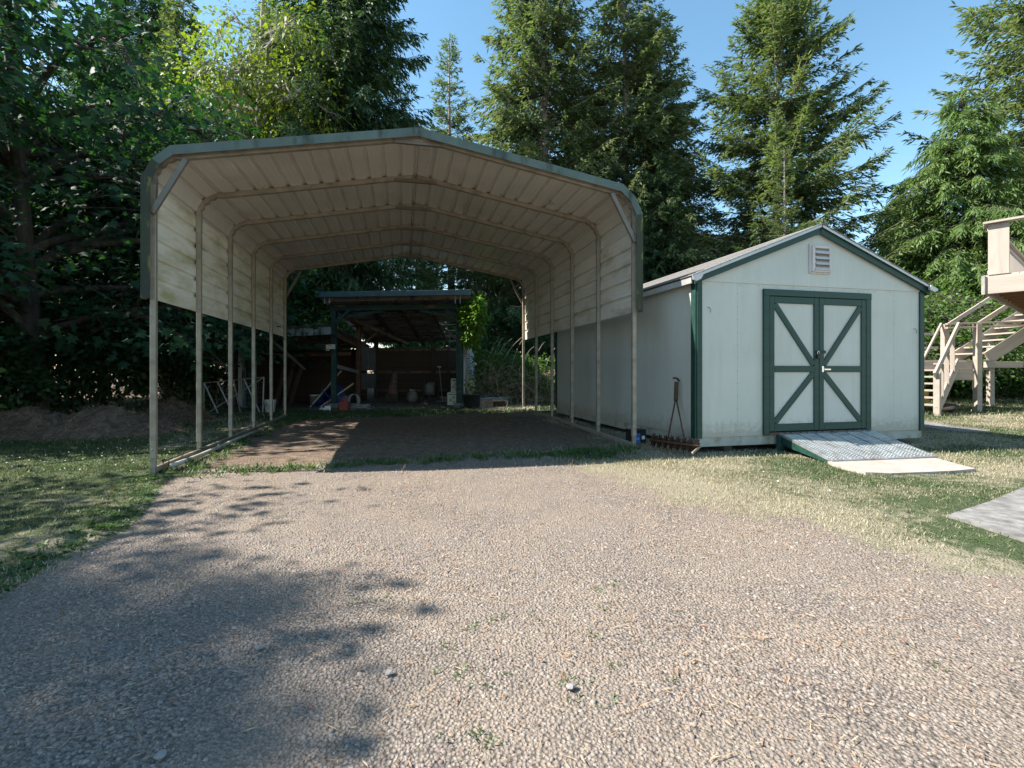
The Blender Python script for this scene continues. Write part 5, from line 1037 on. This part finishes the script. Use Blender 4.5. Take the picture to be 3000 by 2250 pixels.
x, y = wedge(r, 1300, 1.15, 3.4); gr, dt, lu = masks(x, y); kp = gr > .6; PX.append(x[kp]); PY.append(y[kp]); PS.append(.009 + .008 * r.random(kp.sum()) ** 2)
# a few stones on the carport floor
x, y = wedge(r, 9000, 6, 12); gr, dt, lu = masks(x, y); kp = (dt > .7) & (y < 12); PX.append(x[kp]); PY.append(y[kp]); PS.append(.006 + .010 * r.random(kp.sum()) ** 2)
x, y, s = np.concatenate(PX), np.concatenate(PY), np.concatenate(PS); n = len(x); z = surf(x, y)
k5 = 5; a0 = r.random((n, 1)) * 6.28 + np.arange(k5) * 6.283 / k5 + (r.random((n, k5)) - .5) * .7; rr = s[:, None] * (.75 + .5 * r.random((n, k5))); asp = .65 + .35 * r.random((n, 1)); ro = r.random((n, 1)) * 3.14
lx = rr * np.cos(a0); ly = rr * np.sin(a0) * asp; wx = lx * np.cos(ro) - ly * np.sin(ro); wy = lx * np.sin(ro) + ly * np.cos(ro); h = s * (.18 + .30 * r.random(n)); tl = (r.random((n, 2)) - .5) * .4
bot = np.stack([x[:, None] + wx, y[:, None] + wy, np.broadcast_to(z[:, None] - .004, wx.shape)], -1)
tx, ty = wx * .68, wy * .68; top_ = np.stack([x[:, None] + tx, y[:, None] + ty, z[:, None] + h[:, None] + tx * tl[:, :1] + ty * tl[:, 1:]], -1)
V = np.concatenate([bot, top_], 1).reshape(-1, 3); b10 = np.arange(n)[:, None] * 10
tri = np.array([t_ for i in range(5) for t_ in ((i, (i + 1) % 5, 5 + (i + 1) % 5), (i, 5 + (i + 1) % 5, 5 + i))] + [(5, 6, 7), (5, 7, 8), (5, 8, 9)])
me = npmesh(V, (b10[:, None] + tri[None]).reshape(-1, 3), False, np.repeat(np.clip(.45 + r.normal(size=n) * .24, 0, 1), 10))
gs = put('gravel', me, M['pebble']); tag(gs, 'small grey crushed stones scattered over the drive', 'gravel', kind='stuff')
for k, (px, py, s_) in enumerate(((1675, 2010, .022), (1140, 1968, .020), (760, 1895, .022), (470, 2210, .022), (2765, 1760, .014))):
    p = gp(px, py); tag(put('loose_stone', rock(20 + k, (s_, s_ * .8, s_ * .45)), M['stone'], None, T(p.x, p.y, p.z) @ RZ(k)), 'larger smooth stone lying loose on the gravel drive', 'stone', 'larger loose stones on the drive')
# straw and needles on the drive
n = 60000; x, y = wedge(r, n, 1.2, 7.5); gr, dt, lu = masks(x, y); cl_ = sstep(.35, .75, vnoise(x, y, 1.6, 12)); kp = ((gr > .3) | (dt > .5)) & (r.random(n) < .25 + .75 * cl_); x, y = x[kp], y[kp]; n = len(x); az = r.random(n) * 6.28
P = np.stack([x, y, surf(x, y) + .006 + .008 * r.random(n)], 1); D = np.stack([np.cos(az), np.sin(az), (r.random(n) - .45) * .35], 1)
V, F, A_ = blades(P, D, np.tile([0, 0, 1.], (n, 1)) + r.normal(size=(n, 3)) * .2, .014 + .06 * r.random(n) ** 2.5, .0026 + .003 * r.random(n), np.clip(r.normal(size=n) * .25 + .62, 0, 1))
tag(put('straw_litter', npmesh(V, F, False, A_), M['litter']), 'dry straw and needles scattered over the gravel', 'litter', kind='stuff')
# red-brown bits
n = 420; x, y = wedge(r, n, 1.3, 7); gr, dt, lu = masks(x, y); kp = gr > .5; x, y = x[kp], y[kp]; n = len(x); V, F, A_ = blades(np.stack([x, y, surf(x, y) + .014], 1), np.stack([r.normal(size=n), r.normal(size=n), .2 * r.random(n)], 1), np.tile([0, 0, 1.], (n, 1)) + r.normal(size=(n, 3)) * .3, .014 + .02 * r.random(n), .008 + .008 * r.random(n), np.zeros(n))
tag(put('leaf_bits', npmesh(V, F, False, A_), M['litter']), 'small red-brown leaf bits on the drive', 'leaf litter', kind='stuff')
# grass
def grass(seed, n, y0, y1, h0, h1, w0, w1, k=1.12, m=1.5):
    r = np.random.default_rng(seed); x, y = wedge(r, n, y0, y1, k, m); gr, dt, lu = masks(x, y); u, v = car_uv(x, y)
    g = np.clip(1 - gr * .99 - dt, 0, 1); thin_ = .35 + .65 * sstep(.25, .55, vnoise(x, y, 1.8, 14)); kp = (r.random(n) < g ** .8 * thin_) & free(x, y); x, y, lu = x[kp], y[kp], lu[kp]; n = len(x)
    az = r.random(n) * 6.28; lean_ = .25 + .9 * r.random(n); D = np.stack([np.cos(az) * lean_, np.sin(az) * lean_, np.full(n, 1.)], 1); N_ = np.stack([-np.cos(az) + r.normal(size=n) * .5, -np.sin(az) + r.normal(size=n) * .5, .4 * np.ones(n)], 1)
    dry = np.clip(1.0 - lu + r.normal(size=n) * .33, 0, 1); hgt = (h0 + (h1 - h0) * r.random(n) ** 1.7) * (.75 + .5 * vnoise(x, y, .9, 15))
    return blades(np.stack([x, y, surf(x, y) - .004], 1), D, N_, hgt, w0 + (w1 - w0) * r.random(n), dry)
gs_ = [grass(101, 190000, 2.2, 6.2, .016, .048, .003, .006), grass(102, 200000, 5.8, 11, .022, .06, .005, .009), grass(103, 90000, 10.5, 19, .04, .10, .010, .018)]
V = np.concatenate([a[0] for a in gs_]); o = np.cumsum([0] + [len(a[0]) for a in gs_]); F = np.concatenate([a[1] + o[i] for i, a in enumerate(gs_)]); A_ = np.concatenate([a[2] for a in gs_])
tag(put('lawn_grass', npmesh(V, F, False, A_), M['grass']), 'patchy half-dry mown grass round the drive', 'grass', kind='stuff')
# weeds: broad leaves along the edges, tufts in the drive
def rosettes(seed, pts, nl, L, W, spread=.03, up=.5):
    r = np.random.default_rng(seed); c = np.repeat(np.asarray(pts), nl, 0); k = len(c); az = r.random(k) * 6.28
    P = np.stack([c[:, 0] + r.normal(size=k) * spread, c[:, 1] + r.normal(size=k) * spread, surf(c[:, 0], c[:, 1]) + .002], 1); D = np.stack([np.cos(az), np.sin(az), up * (.2 + r.random(k))], 1); N_ = np.stack([-np.cos(az) * .5, -np.sin(az) * .5, np.ones(k)], 1) + r.normal(size=(k, 3)) * .25
    return blades(P, D, N_, L * (.5 + .8 * r.random(k)), W * (.6 + .7 * r.random(k)), r.random(k))
pts = []
for _ in range(420):
    t_ = r.random(); y_ = 2.4 + 3.2 * t_; pts.append((np.interp(y_, LB[:, 0], LB[:, 1]) - abs(r.normal()) * .22, y_))
x, y = wedge(r, 2600, 3, 13); gr, dt, lu = masks(x, y); kp = (1 - gr - dt > .5) & free(x, y) & (lu > .42); pts += list(zip(x[kp], y[kp]))
a1 = rosettes(111, pts, 7, .05, .016, .02, .45)
car_e = []
for _ in range(260): u_ = r.uniform(-2.6, 2.9); v_ = r.normal() * .12 - .18; q = CAR @ Vector((u_, v_, 0)); car_e.append((q.x, q.y))
for _ in range(330): u_ = r.uniform(-2.9, 2.9); v_ = 6.05 + r.normal() * .18; q = CAR @ Vector((u_, v_, 0)); car_e.append((q.x, q.y))
for _ in range(160): v_ = r.uniform(0, 6); q = CAR @ Vector((-2.65 + r.normal() * .1, v_, 0)); car_e.append((q.x, q.y))
a2 = rosettes(112, car_e, 9, .085, .014, .03, 1.2)
dr_ = [tuple(gp(px, py)[:2]) for px, py in ((1340, 1840), (1390, 1830), (1300, 1870), (1420, 1815), (1480, 1800), (1340, 1960), (1370, 1975), (1320, 1970), (1460, 1990), (1640, 1980), (1390, 2150), (1360, 2140), (1420, 2145), (1680, 2030), (1760, 2030), (1745, 1850), (1800, 1940), (1570, 1805), (1560, 1580), (1160, 1595), (1060, 1580), (1050, 1760), (1130, 1755), (560, 1720), (500, 1725), (1800, 1710), (1770, 1750), (2000, 1950), (2720, 1930))]
dr_ = [(a_ + r.normal() * .03, b_ + r.normal() * .03) for a_, b_ in dr_[::1] for _ in range(2)]
a3 = rosettes(113, dr_, 6, .026, .006, .014, .8)
gs_ = [a1, a2, a3]; V = np.concatenate([a[0] for a in gs_]); o = np.cumsum([0] + [len(a[0]) for a in gs_]); F = np.concatenate([a[1] + o[i] for i, a in enumerate(gs_)]); A_ = np.concatenate([a[2] for a in gs_])
tag(put('lawn_weeds', npmesh(V, F, False, A_), M['weed']), 'small green weeds and plantain at the lawn edges and in the drive', 'weeds', kind='stuff')
# dry stalks
n = 900; x, y = wedge(r, n, 1.6, 7); gr, dt, lu = masks(x, y); kp = (r.random(n) < .5 * gr * sstep(.45, .8, vnoise(x, y, 1.1, 21)) + .25 * (1 - gr)) & free(x, y); x, y = x[kp], y[kp]; n = len(x); V, F, A_ = blades(np.stack([x, y, surf(x, y)], 1), np.stack([r.normal(size=n) * .6, r.normal(size=n) * .6, np.ones(n) * .8], 1), r.normal(size=(n, 3)), .05 + .10 * r.random(n), np.full(n, .003), .6 + .4 * r.random(n))
tag(put('dry_stalks', npmesh(V, F, False, A_), M['litter']), 'thin dry grass stalks standing in the drive', 'stalks', kind='stuff')
# clover flowers
n = 1500; x, y = wedge(r, n, 3.2, 9); gr, dt, lu = masks(x, y); kp = (1 - gr - dt > .7) & free(x, y) & (vnoise(x, y, .7, 17) > .58) & (lu > .3); x, y = x[kp], y[kp]; n = len(x); P = np.stack([x, y, surf(x, y) + .05], 1)
V, F, A_ = blades(P, r.normal(size=(n, 3)), r.normal(size=(n, 3)), np.full(n, .02), np.full(n, .02), r.random(n)); tag(put('clover_flowers', npmesh(V, F, False, A_), M['clover']), 'tiny white clover heads dotted over the lawn', 'clover', kind='stuff')
